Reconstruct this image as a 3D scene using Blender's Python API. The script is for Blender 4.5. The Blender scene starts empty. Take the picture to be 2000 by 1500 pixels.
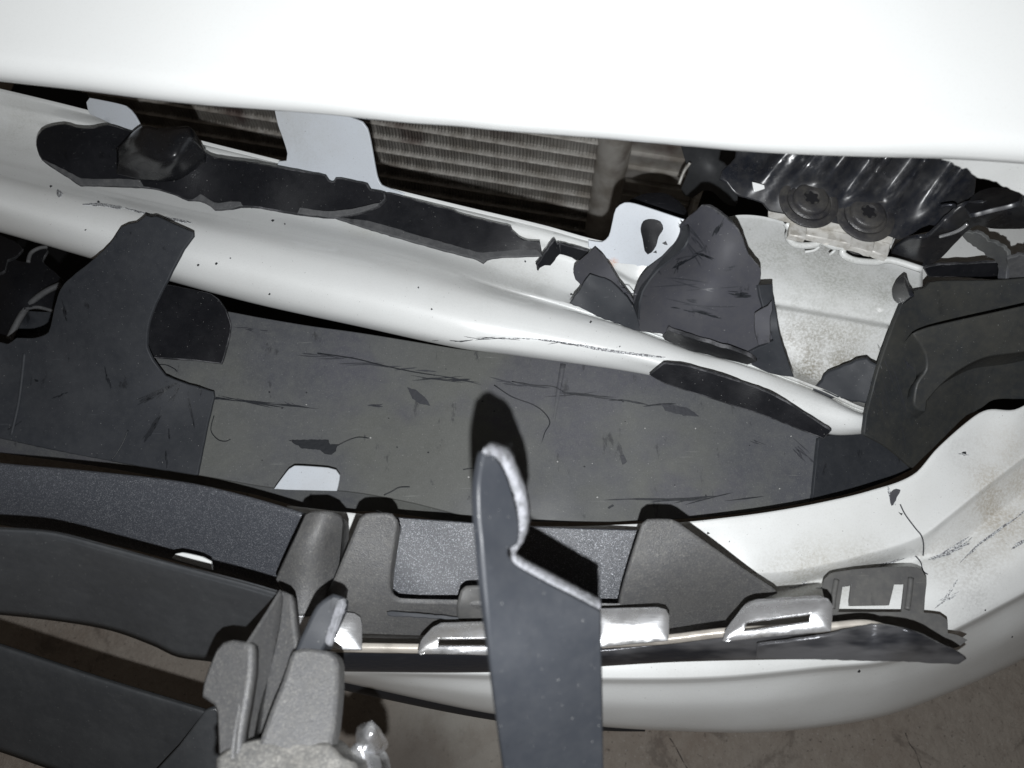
import bpy, bmesh, math, random
import numpy as np
from mathutils import Vector, geometry
from mathutils.bvhtree import BVHTree
random.seed(7)
S = bpy.context.scene
COL = S.collection
PI = math.pi
# ------------------------------------------------------------------ camera
PITCH = math.radians(24.0)          # away from straight down
F = 1511.0                          # focal length in photo pixels (photo is 2000 x 1500)
CAM = Vector((0, 0, 1.2))
cd = bpy.data.cameras.new('camera'); cam = bpy.data.objects.new('camera', cd); COL.objects.link(cam)
cam.location = CAM; cam.rotation_euler = (PITCH, 0, 0)
cd.sensor_width = 36; cd.lens = 36 * F / 2000
cd.clip_start = 0.01; cd.clip_end = 60
cd.dof.use_dof = True; cd.dof.focus_distance = 0.66; cd.dof.aperture_fstop = 8.0
S.camera = cam
# ------------------------------------------------------------------ world (night) and the phone's flash
w = bpy.data.worlds.new('World'); S.world = w; w.use_nodes = True
w.node_tree.nodes['Background'].inputs[0].default_value = (1.0, 0.86, 0.74, 1)
w.node_tree.nodes['Background'].inputs[1].default_value = 0.042
ld = bpy.data.lights.new('flash', 'POINT'); ld.energy = 18.0; ld.shadow_soft_size = 0.0028
ld.color = (0.97, 0.985, 1.0)
flash = bpy.data.objects.new('flash', ld); COL.objects.link(flash)
UPV = Vector((0, math.cos(PITCH), math.sin(PITCH)))
FWD = Vector((0, math.sin(PITCH), -math.cos(PITCH)))
flash.location = CAM - UPV * 0.045 + Vector((0.002, 0, 0))
flash.rotation_euler = (PITCH, 0, 0)
S.view_settings.view_transform = 'Standard'; S.view_settings.look = 'None'
S.view_settings.exposure = 0; S.view_settings.gamma = 1

# ------------------------------------------------------------------ survey helpers: sight line of a photo point, met with a real height
def ray(x, y):
    return Vector(((x - 1000) / F, 0, 0)) + UPV * ((750 - y) / F) + FWD
def P(x, y, z):
    r = ray(x, y); return CAM + r * ((z - CAM.z) / r.z)
def PV(x, y, pt, n):
    r = ray(x, y); return CAM + r * ((pt - CAM).dot(n) / r.dot(n))

def height(ctrl):
    """smooth height surface through (x, y, z) control points (number = flat)"""
    if callable(ctrl): return ctrl
    if isinstance(ctrl, (int, float)):
        return lambda x, y: ctrl
    c = np.array(ctrl, float)
    if len(c) == 1: return lambda x, y: c[0, 2]
    X = c[:, :2] / 1000.0; z = c[:, 2]; n = len(c)
    if n == 2:
        d = X[1] - X[0]; L = d.dot(d)
        return lambda x, y: float(z[0] + (z[1] - z[0]) * (np.array((x, y)) / 1000.0 - X[0]).dot(d) / L)
    def U(r2): return np.where(r2 > 1e-12, r2 * np.log(r2 + 1e-12), 0)
    D = ((X[:, None] - X[None]) ** 2).sum(-1)
    A = np.zeros((n + 3, n + 3)); A[:n, :n] = U(D) + np.eye(n) * 1e-5
    A[:n, n] = 1; A[:n, n+1:] = X; A[n, :n] = 1; A[n+1:, :n] = X.T
    s = np.linalg.lstsq(A, np.concatenate([z, [0, 0, 0]]), rcond=None)[0]
    def f(x, y):
        q = np.array((x, y)) / 1000.0
        return float(s[:n].dot(U(((X - q) ** 2).sum(1))) + s[n] + s[n+1:].dot(q))
    return f

def cr(p0, p1, p2, p3, t):
    return 0.5 * ((2*p1) + (-p0+p2)*t + (2*p0-5*p1+4*p2-p3)*t*t + (-p0+3*p1-3*p2+p3)*t**3)
def densify(pts, step=9.0, smooth=True, jag=0.0, closed=True, rnd=random):
    n = len(pts); out = []
    for i in range(n if closed else n - 1):
        a = pts[i]; b = pts[(i+1) % n]
        L = math.hypot(b[0]-a[0], b[1]-a[1]); k = max(1, int(L / step))
        ca = len(a) > 2 or (not closed and i == 0); cb = len(b) > 2 or (not closed and i == n-2)
        p0 = a if ca else pts[i-1]; p3 = b if cb else pts[(i+2) % n]
        for j in range(k):
            t = j / k
            if smooth:
                # centripetal-ish: clamp far neighbours so short segments do not overshoot
                def cl(q, r):
                    dx, dy = q[0]-r[0], q[1]-r[1]; d = math.hypot(dx, dy)
                    s = 1 if d <= L or d == 0 else L / d
                    return (r[0]+dx*s, r[1]+dy*s)
                q0 = cl(p0, a); q3 = cl(p3, b)
                x = cr(q0[0], a[0], b[0], q3[0], t); y = cr(q0[1], a[1], b[1], q3[1], t)
            else:
                x = a[0]+(b[0]-a[0])*t; y = a[1]+(b[1]-a[1])*t
            if jag: x += rnd.uniform(-jag, jag); y += rnd.uniform(-jag, jag)
            out.append((x, y))
    if not closed: out.append(pts[-1][:2])
    return out
def inside(x, y, poly):
    c = False; j = len(poly) - 1
    for i in range(len(poly)):
        xi, yi = poly[i]; xj, yj = poly[j]
        if (yi > y) != (yj > y) and x < (xj-xi)*(y-yi)/(yj-yi)+xi: c = not c
        j = i
    return c

# ------------------------------------------------------------------ object bookkeeping
def tag(o, label=None, cat=None, group=None, kind=None):
    if label: o['label'] = label
    if cat: o['category'] = cat
    if group: o['group'] = group
    if kind: o['kind'] = kind
    return o
def thing(name, label, cat, loc, group=None):
    o = bpy.data.objects.new(name, None); COL.objects.link(o)
    o.empty_display_size = 0.02
    o.location = loc
    return tag(o, label, cat, group)
def base_of(o):
    v = Vector(o.location)
    while o.parent: o = o.parent; v += Vector(o.location)
    return v
BV = {}
def surf(o, lift=.0008):
    """height of the surface of o (or several) under a photo point, plus a small lift"""
    trees = [BV[q.name] for q in (o if isinstance(o, (list, tuple)) else [o])]
    last = [None]
    def f(x, y):
        r = ray(x, y); rn = r.normalized(); best = None
        for t in trees:
            h = t.ray_cast(CAM, rn)
            if h[0] is not None and (best is None or h[3] < best[3]): best = h
        if best is None: return last[0] if last[0] is not None else .5
        last[0] = (best[0] - rn*lift).z
        return last[0]
    return f
def link(name, bm, m, parent=None, smooth=True):
    """bm is in world coordinates; the object's origin is put on the piece itself"""
    me = bpy.data.meshes.new(name); tree = BVHTree.FromBMesh(bm)
    if parent is None or parent.type == 'EMPTY' or True:
        c = Vector((0, 0, 0)); lo = 1e9
        for v in bm.verts: c += v.co; lo = min(lo, v.co.z)
        c /= max(1, len(bm.verts))
        if parent is None: c.z = lo
    for v in bm.verts: v.co -= c
    if smooth:
        for f in bm.faces: f.smooth = True
    bm.to_mesh(me); bm.free()
    me.materials.append(m)
    o = bpy.data.objects.new(name, me); COL.objects.link(o); BV[o.name] = tree
    if parent is None: o.location = c
    else:
        o.parent = parent; o.location = c - base_of(parent)
    return o

def sheet(name, outline, z, m, parent=None, thick=0.003, rim=0.0006, jag=0.0, smooth=True, holes=(),
          res=22, vertical=False, wob=0.0, wobs=60.0, step=9.0, dome=0.0):
    """a moulded sheet with its own outline, thickness and rounded rim"""
    zf = height(z)
    loops = [densify(outline, step, smooth, jag)] + [densify(h, 7, smooth) for h in holes]
    verts = []; edges = []
    for lp in loops:
        b = len(verts); verts += lp
        edges += [(b+i, b+(i+1) % len(lp)) for i in range(len(lp))]
    out = loops[0]
    xs = [p[0] for p in out]; ys = [p[1] for p in out]
    x = min(xs) + res/2; row = 0
    while x < max(xs):
        y = min(ys) + (res/2 if row % 2 else res*0.99)
        while y < max(ys):
            if inside(x, y, out) and not any(inside(x, y, h) for h in loops[1:]):
                if min((x-q[0])**2+(y-q[1])**2 for lp in loops for q in lp) > (res*0.45)**2:
                    verts.append((x, y))
            y += res
        x += res*0.9; row += 1
    V, E, FA, ov, oe, of = geometry.delaunay_2d_cdt([Vector(v) for v in verts], edges, [], 0, 1e-4)
    ph = random.uniform(0, 100)
    bm = bmesh.new(); bv = []
    for v in V:
        zz = zf(v.x, v.y)
        if wob:
            zz += wob * (math.sin(v.x/wobs+ph) * math.cos(v.y/wobs*1.3+ph*2) + 0.5*math.sin(v.x/wobs*2.3-v.y/wobs*1.9+ph))
        if dome:
            d = min(math.hypot(v.x-q[0], v.y-q[1]) for q in out)
            zz += dome * (1 - math.exp(-d/18.0))
        bv.append(bm.verts.new(P(v.x, v.y, zz)))
    faces = []
    for f in FA:
        cx = sum(V[i].x for i in f)/3; cy = sum(V[i].y for i in f)/3
        if inside(cx, cy, out) and not any(inside(cx, cy, h) for h in loops[1:]):
            try: faces.append(bm.faces.new([bv[i] for i in f]))
            except ValueError: pass
    for v in [v for v in bm.verts if not v.link_faces]: bm.verts.remove(v)
    for f in faces:
        f.normal_update()
        if f.normal.dot(CAM - f.calc_center_median()) < 0: f.normal_flip()
    bm.normal_update()
    nrm = {v: v.normal.copy() for v in bm.verts}
    bed = [e for e in bm.edges if len(e.link_faces) == 1]
    outw = {}
    for e in bed:
        f = e.link_faces[0]; t = (e.verts[1].co - e.verts[0].co).normalized()
        o = t.cross(f.normal)
        if o.dot(e.verts[0].co - f.calc_center_median()) < 0: o = -o
        for v in e.verts: outw[v] = outw.get(v, Vector()) + o
    down = Vector((0, 0, -1))
    rings = {}
    r = min(rim, thick*0.45)
    for v, o in outw.items():
        o = o.normalized() if o.length > 1e-6 else Vector((0, 0, 0))
        d = down if vertical else -nrm[v]
        rings[v] = [v,
                    bm.verts.new(v.co + o*r*0.75 - nrm[v]*r*0.28),
                    bm.verts.new(v.co + o*r - nrm[v]*r),
                    bm.verts.new(v.co + o*r + d*thick)]
    for e in bed:
        a, b = e.verts
        e.smooth = False
        for k in range(3):
            try:
                nf = bm.faces.new([rings[a][k], rings[b][k], rings[b][k+1], rings[a][k+1]])
                nf.material_index = 1 if m in WORN and k < 3 else 0
            except ValueError: pass
    # back face
    back = {}
    for v in nrm:
        if v in rings: back[v] = rings[v][3]
        else: back[v] = bm.verts.new(v.co + (down if vertical else -nrm[v])*thick)
    for f in faces:
        try:
            g = bm.faces.new([back[v] for v in reversed(f.verts)])
        except ValueError: pass
    for e in bm.edges:
        if e.verts[0] in back.values(): pass
    bmesh.ops.recalc_face_normals(bm, faces=bm.faces[:])
    for e in bm.edges:
        if len(e.link_faces) == 2 and e.link_faces[0].normal.dot(e.link_faces[1].normal) < 0.25: e.smooth = False
    o = link(name, bm, m, parent)
    if m in WORN: o.data.materials.append(M['worn'])
    return o

def rowf(pts):
    xs = [p[0] for p in pts]
    def f(x):
        if x <= xs[0]:
            t = (x-xs[0])/(xs[1]-xs[0]); return [pts[0][k]+(pts[1][k]-pts[0][k])*t*(.3 if k == 2 else 1) for k in (1, 2)]
        if x >= xs[-1]:
            t = (x-xs[-1])/(xs[-1]-xs[-2]); return [pts[-1][k]+(pts[-1][k]-pts[-2][k])*t*(.3 if k == 2 else 1) for k in (1, 2)]
        i = max(j for j in range(len(xs)) if xs[j] <= x); i = min(i, len(xs)-2)
        t = (x-xs[i])/(xs[i+1]-xs[i]); L = xs[i+1]-xs[i]
        res = []
        for k in (1, 2):
            a = pts[i][k]; b = pts[i+1][k]
            sa = (b-a) if i == 0 else (pts[i+1][k]-pts[i-1][k])/(xs[i+1]-xs[i-1])*L
            sb = (b-a) if i+2 >= len(xs) else (pts[i+2][k]-pts[i][k])/(xs[i+2]-xs[i])*L
            h = (2*t**3-3*t**2+1)*a + (t**3-2*t**2+t)*sa + (-2*t**3+3*t**2)*b + (t**3-t**2)*sb
            res.append(h)
        return res
    return f
def loft(name, rows, m, parent=None, x0=0, x1=100, nx=60, sub=5, thick=0.003, linear=False, fn=None, skew=None):
    """surface through rows; a row is [(x, y, z) ...] along the length"""
    fs = [rowf(r) for r in rows]
    bm = bmesh.new(); G = []
    for i in range(nx+1):
        x = x0+(x1-x0)*i/nx
        c = [P(x + (skew(k) if skew else 0), *f(x)) for k, f in enumerate(fs)]
        line = []
        for k in range(len(c)-1):
            a = c[max(k-1, 0)]; b = c[k]; d = c[k+1]; e = c[min(k+2, len(c)-1)]
            for j in range(sub):
                t = j/sub
                if linear: q = b.lerp(d, t)
                else:
                    L = (d-b).length
                    def cl(p, r):
                        v = p-r; return r + v*(min(1, L/v.length) if v.length > 0 else 1)
                    q = cr(cl(a, b), b, d, cl(e, d), t)
                line.append(q)
        line.append(c[-1])
        if fn: line = [fn(q, x, j/(len(line)-1)) for j, q in enumerate(line)]
        G.append([bm.verts.new(q) for q in line])
    for i in range(nx):
        for j in range(len(G[0])-1):
            bm.faces.new([G[i][j], G[i+1][j], G[i+1][j+1], G[i][j+1]])
    bm.normal_update()
    k = sum(1 if f.normal.dot(CAM-f.calc_center_median()) > 0 else -1 for f in bm.faces)
    if k < 0: bmesh.ops.reverse_faces(bm, faces=bm.faces[:])
    o = link(name, bm, m, parent)
    s = o.modifiers.new('thickness', 'SOLIDIFY'); s.thickness = thick; s.offset = -1
    return o

def tube(name, pts, rad, m, parent=None, seg=10, world=False):
    """round bar through (x, y, z) photo points (or world points)"""
    c = [Vector(p) for p in pts] if world else [P(*p) for p in pts]
    if len(c) > 2:
        d = []
        for i in range(len(c)-1):
            a = c[max(i-1, 0)]; e = c[min(i+2, len(c)-1)]
            for j in range(5): d.append(cr(a, c[i], c[i+1], e, j/5))
        d.append(c[-1]); c = d
    bm = bmesh.new(); R = []
    up = Vector((0.13, 0.2, 1)).normalized()
    for i, p in enumerate(c):
        t = (c[min(i+1, len(c)-1)]-c[max(i-1, 0)]).normalized()
        u = t.cross(up).normalized(); v = u.cross(t)
        rr = rad(i/(len(c)-1)) if callable(rad) else rad
        R.append([bm.verts.new(p + u*math.cos(2*PI*k/seg)*rr + v*math.sin(2*PI*k/seg)*rr) for k in range(seg)])
    for i in range(len(R)-1):
        for k in range(seg): bm.faces.new([R[i][k], R[i][(k+1) % seg], R[i+1][(k+1) % seg], R[i+1][k]])
    bm.faces.new(R[0]); bm.faces.new(list(reversed(R[-1])))
    bmesh.ops.recalc_face_normals(bm, faces=bm.faces[:])
    return link(name, bm, m, parent)

def lathe(name, prof, c, axis, m, parent=None, seg=40, fn=None):
    """profile [(radius, height)] spun about axis at c"""
    a = Vector(axis).normalized(); u = a.cross(Vector((1, 0, 0))).normalized(); v = a.cross(u)
    bm = bmesh.new(); R = []
    for r, h in prof:
        ring = []
        for k in range(seg):
            th = 2*PI*k/seg; rr = r*(fn(th, r, h) if fn else 1)
            ring.append(bm.verts.new(c + a*h + u*math.cos(th)*rr + v*math.sin(th)*rr))
        R.append(ring)
    for i in range(len(R)-1):
        for k in range(seg): bm.faces.new([R[i][k], R[i][(k+1) % seg], R[i+1][(k+1) % seg], R[i+1][k]])
    bm.faces.new(list(reversed(R[0]))); bm.faces.new(R[-1])
    bmesh.ops.recalc_face_normals(bm, faces=bm.faces[:])
    for e in bm.edges:
        if len(e.link_faces) == 2 and e.link_faces[0].normal.dot(e.link_faces[1].normal) < 0.6: e.smooth = False
    return link(name, bm, m, parent)

def bundle(x, y, L, ang, wid, n, target, m, parent, lift=.0006, th=1.1, name='scratch'):
    """a bundle of short scratches lying on a surface"""
    zf = surf(target, lift); bm = bmesh.new()
    for k in range(n):
        u = random.gauss(0, .35)*L; v = random.gauss(0, .5)*wid; l = L*random.uniform(.25, 1.0)*.5
        a = ang + random.gauss(0, .10); ca, sa = math.cos(a), math.sin(a)
        cx = x+math.cos(ang)*u-math.sin(ang)*v; cy = y+math.sin(ang)*u+math.cos(ang)*v
        t_ = th*random.uniform(.5, 1.6); bend = random.uniform(-.05, .05)*l
        up_, lo_ = [], []
        for q in range(7):
            w_ = (q/3-1); hw = t_*math.sqrt(max(0, 1-w_*w_))*random.uniform(.5, 1.2)+.15
            px = cx+ca*w_*l-sa*bend*(1-w_*w_); py = cy+sa*w_*l+ca*bend*(1-w_*w_)
            for lst, sg in ((up_, 1), (lo_, -1)):
                X, Y = px-sa*hw*sg, py+ca*hw*sg; lst.append(bm.verts.new(P(X, Y, zf(X, Y))))
        for q in range(6): bm.faces.new([up_[q], up_[q+1], lo_[q+1], lo_[q]])
    bmesh.ops.recalc_face_normals(bm, faces=bm.faces[:])
    return link(name, bm, m, parent)

# ------------------------------------------------------------------ materials
class NT:
    def __init__(s, name):
        s.m = bpy.data.materials.new(name); s.m.use_nodes = True
        s.t = s.m.node_tree; s.b = s.t.nodes['Principled BSDF']
        s.geo = s.n('ShaderNodeNewGeometry').outputs['Position']
    def n(s, t, **k):
        x = s.t.nodes.new(t)
        for a, b in k.items(): setattr(x, a, b)
        return x
    def set(s, sock, v):
        if isinstance(v, bpy.types.NodeSocket): s.t.links.new(v, sock)
        elif isinstance(v, (tuple, list)) and len(v) == 3 and sock.type == 'RGBA': sock.default_value = (*v, 1)
        else: sock.default_value = v
    def noise(s, scale, detail=4, rough=0.55, vec=None, dist=0.0):
        x = s.n('ShaderNodeTexNoise'); s.set(x.inputs['Vector'], vec or s.geo)
        x.inputs['Scale'].default_value = scale; x.inputs['Detail'].default_value = detail
        x.inputs['Roughness'].default_value = rough; x.inputs['Distortion'].default_value = dist
        return x.outputs['Fac']
    def ramp(s, v, a, b, lo=0.0, hi=1.0):
        x = s.n('ShaderNodeMapRange'); x.interpolation_type = 'SMOOTHSTEP'; s.set(x.inputs[0], v)
        x.inputs[1].default_value = a; x.inputs[2].default_value = b
        x.inputs[3].default_value = lo; x.inputs[4].default_value = hi
        return x.outputs[0]
    def math(s, op, a, b=0.0):
        x = s.n('ShaderNodeMath', operation=op); s.set(x.inputs[0], a); s.set(x.inputs[1], b); return x.outputs[0]
    def mix(s, f, a, b):
        x = s.n('ShaderNodeMix', data_type='RGBA'); s.set(x.inputs['Factor'], f); s.set(x.inputs['A'], a); s.set(x.inputs['B'], b)
        return x.outputs['Result']
    def scaled(s, v, rot=(0, 0, 0)):
        x = s.n('ShaderNodeMapping'); s.set(x.inputs[0], s.geo)
        x.inputs['Scale'].default_value = v; x.inputs['Rotation'].default_value = rot
        return x.outputs[0]
    def near(s, p, r):
        x = s.n('ShaderNodeVectorMath', operation='DISTANCE'); s.set(x.inputs[0], s.geo); x.inputs[1].default_value = p
        return s.ramp(x.outputs['Value'], 0, r, 1, 0)
    def bump(s, h, strength, dist=0.001, prev=None):
        x = s.n('ShaderNodeBump'); s.set(x.inputs['Height'], h)
        x.inputs['Strength'].default_value = strength; x.inputs['Distance'].default_value = dist
        if prev: s.set(x.inputs['Normal'], prev)
        return x.outputs[0]
    def done(s, color, rough, metal=0.0, nrm=None, spec=None, coat=None):
        b = s.b.inputs
        s.set(b['Base Color'], color); s.set(b['Roughness'], rough); s.set(b['Metallic'], metal)
        if nrm: s.set(b['Normal'], nrm)
        if spec is not None: s.set(b['Specular IOR Level'], spec)
        if coat: b['Coat Weight'].default_value = coat[0]; b['Coat Roughness'].default_value = coat[1]
        return s.m

def white_paint(name, base=(0.75, 0.765, 0.76), dirt=0.25, spots=(), gloss=0.1, coat=0.8, speck=0.8):
    n = NT(name)
    film = n.ramp(n.noise(9, 6, 0.6), 0.42, 0.75, 0, dirt)
    grain = n.ramp(n.noise(900, 2, 0.5), 0.52, 0.72, 0, 0.25*dirt+0.04)
    specks = n.ramp(n.noise(620, 1, 0.4), 0.775, 0.795, 0, speck*.7)
    c = n.mix(film, base, (0.42, 0.41, 0.37)); c = n.mix(grain, c, (0.3, 0.29, 0.27)); c = n.mix(specks, c, (0.12, 0.11, 0.1))
    for p, r, s, col in spots:
        g = n.ramp(n.noise(500, 4, 0.7), 0.35, 0.65, 0.25, 1)
        edge = n.ramp(n.noise(40, 4, 0.6), 0.3, 0.7, 0.3, 1)
        k = n.math('MULTIPLY', n.math('MULTIPLY', n.near(p, r), g), n.math('MULTIPLY', edge, s))
        c = n.mix(k, c, col)
    b = n.bump(n.noise(260, 2), 0.04, 0.0006)
    r = n.ramp(n.noise(30, 5), 0.3, 0.8, 0.3, 0.55)
    return n.done(c, r, 0, b, 0.5, (coat, gloss))
def plastic(name, base=(0.05, 0.052, 0.058), dust=(0.16, 0.155, 0.14), amt=0.3, rough=0.5, grain=0.0, scratch=0.3, patch=14, spec=0.5, salt=0.0, tone=None):
    n = NT(name)
    cloud = n.ramp(n.noise(patch, 7, 0.62), 0.35, 0.8, 0, amt)
    c = n.mix(cloud, base, dust)
    if tone: c = n.mix(n.ramp(n.noise(5.5, 5, .55), .42, .60, 0, .75), c, tone[0]); c = n.mix(n.ramp(n.noise(7.5, 5, .6, n.scaled((1, 1.3, 1), (0, 0, 1))), .5, .64, 0, .7), c, tone[1])
    fine = n.ramp(n.noise(160, 6, 0.7), 0.35, 0.75, 0, amt*0.6+0.05); c = n.mix(fine, c, dust)
    dark = n.ramp(n.noise(70, 5, 0.65, n.scaled((1, 0.35, 1))), 0.62, 0.7, 0, scratch*1.4)
    c = n.mix(dark, c, tuple(b*0.35 for b in base))
    sc = n.noise(60, 3, 0.6, n.scaled((0.4, 7, 2), (0, 0, 0.3)))
    c = n.mix(n.ramp(sc, 0.70, 0.74, 0, scratch), c, tuple(min(1, d*1.6) for d in dust))
    sc2 = n.noise(60, 3, 0.6, n.scaled((6, 0.5, 2), (0, 0, -0.25)))
    c = n.mix(n.ramp(sc2, 0.71, 0.75, 0, scratch*0.8), c, tuple(b*0.3 for b in base))
    sp = n.ramp(n.noise(800, 1, 0.4), 0.77, 0.79, 0, 0.6); c = n.mix(sp, c, (0.3, 0.3, 0.29))
    if salt: c = n.mix(n.ramp(n.noise(800, 2, .6), .50, .66, 0, salt), c, tuple(min(1, d*1.7) for d in dust)); c = n.mix(n.ramp(n.noise(700, 2, .6), .50, .34, 0, salt), c, tuple(q*.5 for q in base))
    h = n.math('ADD', n.noise(1300, 2, 0.5), n.math('MULTIPLY', n.noise(120, 4), 0.8))
    b = n.bump(h, 0.10+grain, 0.0005+0.0006*grain)
    r = n.ramp(n.noise(40, 6), 0.3, 0.75, rough-0.08, rough+0.18)
    return n.done(c, r, 0, b, spec)

M = {}; WORN = []
beam_tone_dirt = [(P(1500, 490, .662), .06, .75, (0.40, 0.41, 0.37)), (P(1620, 540, .662), .07, .75, (0.38, 0.39, 0.35)), (P(1740, 570, .662), .05, .75, (0.38, 0.39, 0.35)), (P(1380, 650, .62), .05, .4, (0.38, 0.37, 0.33)), (P(1570, 710, .62), .07, 1.0, (0.16, 0.14, 0.10)), (P(1650, 700, .62), .06, .45, (0.3, 0.28, 0.22)), (P(1620, 770, .61), .05, .8, (0.2, 0.18, 0.13)),  # broad grey-green tone along the right wall, then grime and rust spots
             (P(40, 250, .65), .05, .35, (0.3, 0.29, 0.24)), (P(1197, 513, .65), .007, 1.3, (0.55, 0.2, 0.04)), (P(192, 440, .66), .008, .6, (0.3, 0.29, 0.18)),
             (P(1690, 600, .63), .05, .35, (0.3, 0.29, 0.24)), (P(720, 440, .64), .03, .3, (0.4, 0.38, 0.2)), (P(1600, 480, .66), .03, .5, (0.2, 0.19, 0.17)),
             (P(1000, 540, .64), .07, .3, (0.3, 0.28, 0.24))]
M['beam'] = white_paint('white beam paint', dirt=0.14, spots=beam_tone_dirt, gloss=0.05)
cover_dirt = [(P(1860, 1085, .615), .045, .55, (0.22, 0.17, 0.1)), (P(1940, 1010, .615), .05, .6, (0.25, 0.2, 0.13)), (P(1560, 1140, .615), .05, .6, (0.25, 0.22, 0.15)),
              (P(2000, 960, .64), .07, .4, (0.36, 0.28, 0.16)), (P(1620, 1125, .615), .05, .3, (0.34, 0.3, 0.2)), (P(1700, 1110, .615), .04, .6, (0.22, 0.2, 0.15)), (P(1780, 1060, .615), .015, .9, (0.12, 0.11, 0.1)), (P(1890, 1160, .615), .04, .35, (0.2, 0.2, 0.2)),
              (P(1880, 880, .65), .03, .3, (0.2, 0.2, 0.2)), (P(2000, 950, .64), .06, .35, (0.3, 0.24, 0.14))]
M['cover'] = white_paint('white bumper cover paint', dirt=0.22, spots=cover_dirt, gloss=0.15, coat=0.6)
M['hood'] = white_paint('white hood paint', dirt=0.02, gloss=0.06, coat=1.0, speck=0)
M['tab'] = white_paint('pale primer tab', base=(0.55, 0.585, 0.63), dirt=0.4, gloss=0.3, coat=0.1, spots=[(P(1199, 513, .668), .006, 2.0, (0.6, 0.2, 0.03)), (P(600, 260, .69), .05, .3, (.3, .3, .28))])
M['panel'] = plastic('dusty deflector plastic', (0.068, 0.071, 0.083), (0.124, 0.128, 0.122), 0.6, 0.55, 0.05, 0.5, 7, 0.45, 0.12, ((0.112, 0.115, 0.103), (0.070, 0.070, 0.088)))
M['panel_dark'] = plastic('dark deflector plastic', (0.027, 0.030, 0.036), (0.055, 0.058, 0.063), 0.45, 0.6, 0.05, 0.55, 12, 0.35)
M['black'] = plastic('black shard plastic', (0.0085, 0.009, 0.011), (0.028, 0.028, 0.032), 0.2, 0.42, 0.1, 0.35, 18, 0.2)
M['hump'] = plastic('glossy black hump plastic', (0.009, 0.0095, 0.011), (0.03, 0.03, 0.034), 0.15, 0.22, -0.05, 0.2, 18, 0.6)
M['shard'] = plastic('grey shard plastic', (0.052, 0.053, 0.064), (0.085, 0.085, 0.086), 0.4, 0.62, 0.0, 0.55, 16, 0.3)
M['rimgrey'] = plastic('torn plastic edge', (0.06, 0.062, 0.066), (0.2, 0.2, 0.2), 0.4, 0.7, 0.3, 0.3)
M['slat'] = plastic('grille slat plastic', (0.043, 0.046, 0.050), (0.080, 0.082, 0.084), 0.25, 0.42, 0.12, 0.1, 20, 0.45)
M['post'] = plastic('dusty grille post plastic', (0.088, 0.089, 0.093), (0.17, 0.165, 0.15), 0.35, 0.45, 0.5, 0.15, 8, 0.5, 0.22)
M['post_dusty'] = plastic('dusty foot plastic', (0.12, 0.12, 0.118), (0.30, 0.29, 0.265), 0.7, 0.6, 0.3, 0.2, 20, 0.4, 0.3)
M['bracket'] = plastic('glossy black metal', (0.012, 0.014, 0.02), (0.16, 0.15, 0.13), 0.14, 0.32, -0.07, 0.15, 30, 0.7)
M['clip'] = plastic('grey clip plastic', (0.085, 0.085, 0.086), (0.15, 0.147, 0.135), 0.5, 0.5, 0.1, 0.2, 20, 0.4)
M['bolt'] = plastic('dark bolt metal', (0.028, 0.028, 0.032), (0.09, 0.085, 0.075), 0.6, 0.42, 0.3, 0.3, 40, 0.6)
M['prong'] = plastic('broken bar plastic', (0.026, 0.029, 0.035), (0.044, 0.046, 0.050), 0.3, 0.5, 0.02, 0.15, 14, 0.4)
M['duct'] = plastic('duct plastic', (0.028, 0.031, 0.034), (0.065, 0.063, 0.052), 0.55, 0.55, 0.04, 0.2, 12, 0.35)

n = NT('sparkly satin panel')
v = n.n('ShaderNodeTexVoronoi'); n.set(v.inputs['Vector'], n.geo); v.inputs['Scale'].default_value = 2200
sep = n.n('ShaderNodeSeparateColor'); n.set(sep.inputs[0], v.outputs['Color'])
spark = n.ramp(sep.outputs[0], 0.80, 0.97, 0, 1)
c = n.mix(spark, (0.050, 0.054, 0.064), (0.24, 0.25, 0.27))
b = n.bump(sep.outputs[1], 0.6, 0.0005); b = n.bump(n.noise(2200, 2), 0.5, 0.0004, b)
M['spark'] = n.done(c, 0.34, n.math('MULTIPLY', spark, 0.5), b, 0.7)

n = NT('chrome plating')
wv = n.noise(90, 4, 0.6, n.scaled((1, 5, 3)))
rg = n.ramp(n.noise(60, 5), 0.3, 0.7, 0.22, 0.30)
b = n.bump(wv, 0.12, 0.001)
c = n.mix(n.ramp(n.noise(45, 5, 0.6), 0.5, 0.75, 0, 0.45), (0.8, 0.81, 0.83), (0.5, 0.46, 0.38))
c = n.mix(n.ramp(n.noise(150, 4, 0.6), 0.70, 0.74, 0, 0.8), c, (0.1, 0.1, 0.1))
M['chrome'] = n.done(c, rg, 0.85, b)
n = NT('dark chrome plating')
b = n.bump(n.noise(120, 4, 0.6, n.scaled((1, 4, 2))), 0.3, 0.0012)
c = n.mix(n.ramp(n.noise(9, 4, .6, n.scaled((1, 5, 1))), 0.45, 0.65, 0, 0.6), (0.035, 0.037, 0.045), (0.30, 0.30, 0.31))
M['dchrome'] = n.done(c, 0.28, 0.6, b)
n = NT('chrome ledge with painted reflection'); M['ledge'] = n.done(n.mix(n.ramp(n.noise(40, 5), .4, .7), (0.62, 0.58, 0.52), (0.4, 0.37, 0.33)), 0.35, 0.3, n.bump(n.noise(90, 4, .6, n.scaled((1, 5, 3))), .3, .001))  # cream reflection of the white bumper put into the ledge colour
n = NT('bare galvanised steel')
c = n.mix(n.ramp(n.noise(120, 5), 0.4, 0.7), (0.66, 0.65, 0.62), (0.42, 0.40, 0.36))
M['steel'] = n.done(c, 0.45, 0.15, n.bump(n.noise(400, 3), 0.3, 0.0006))
n = NT('torn pale plastic edge')
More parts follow.
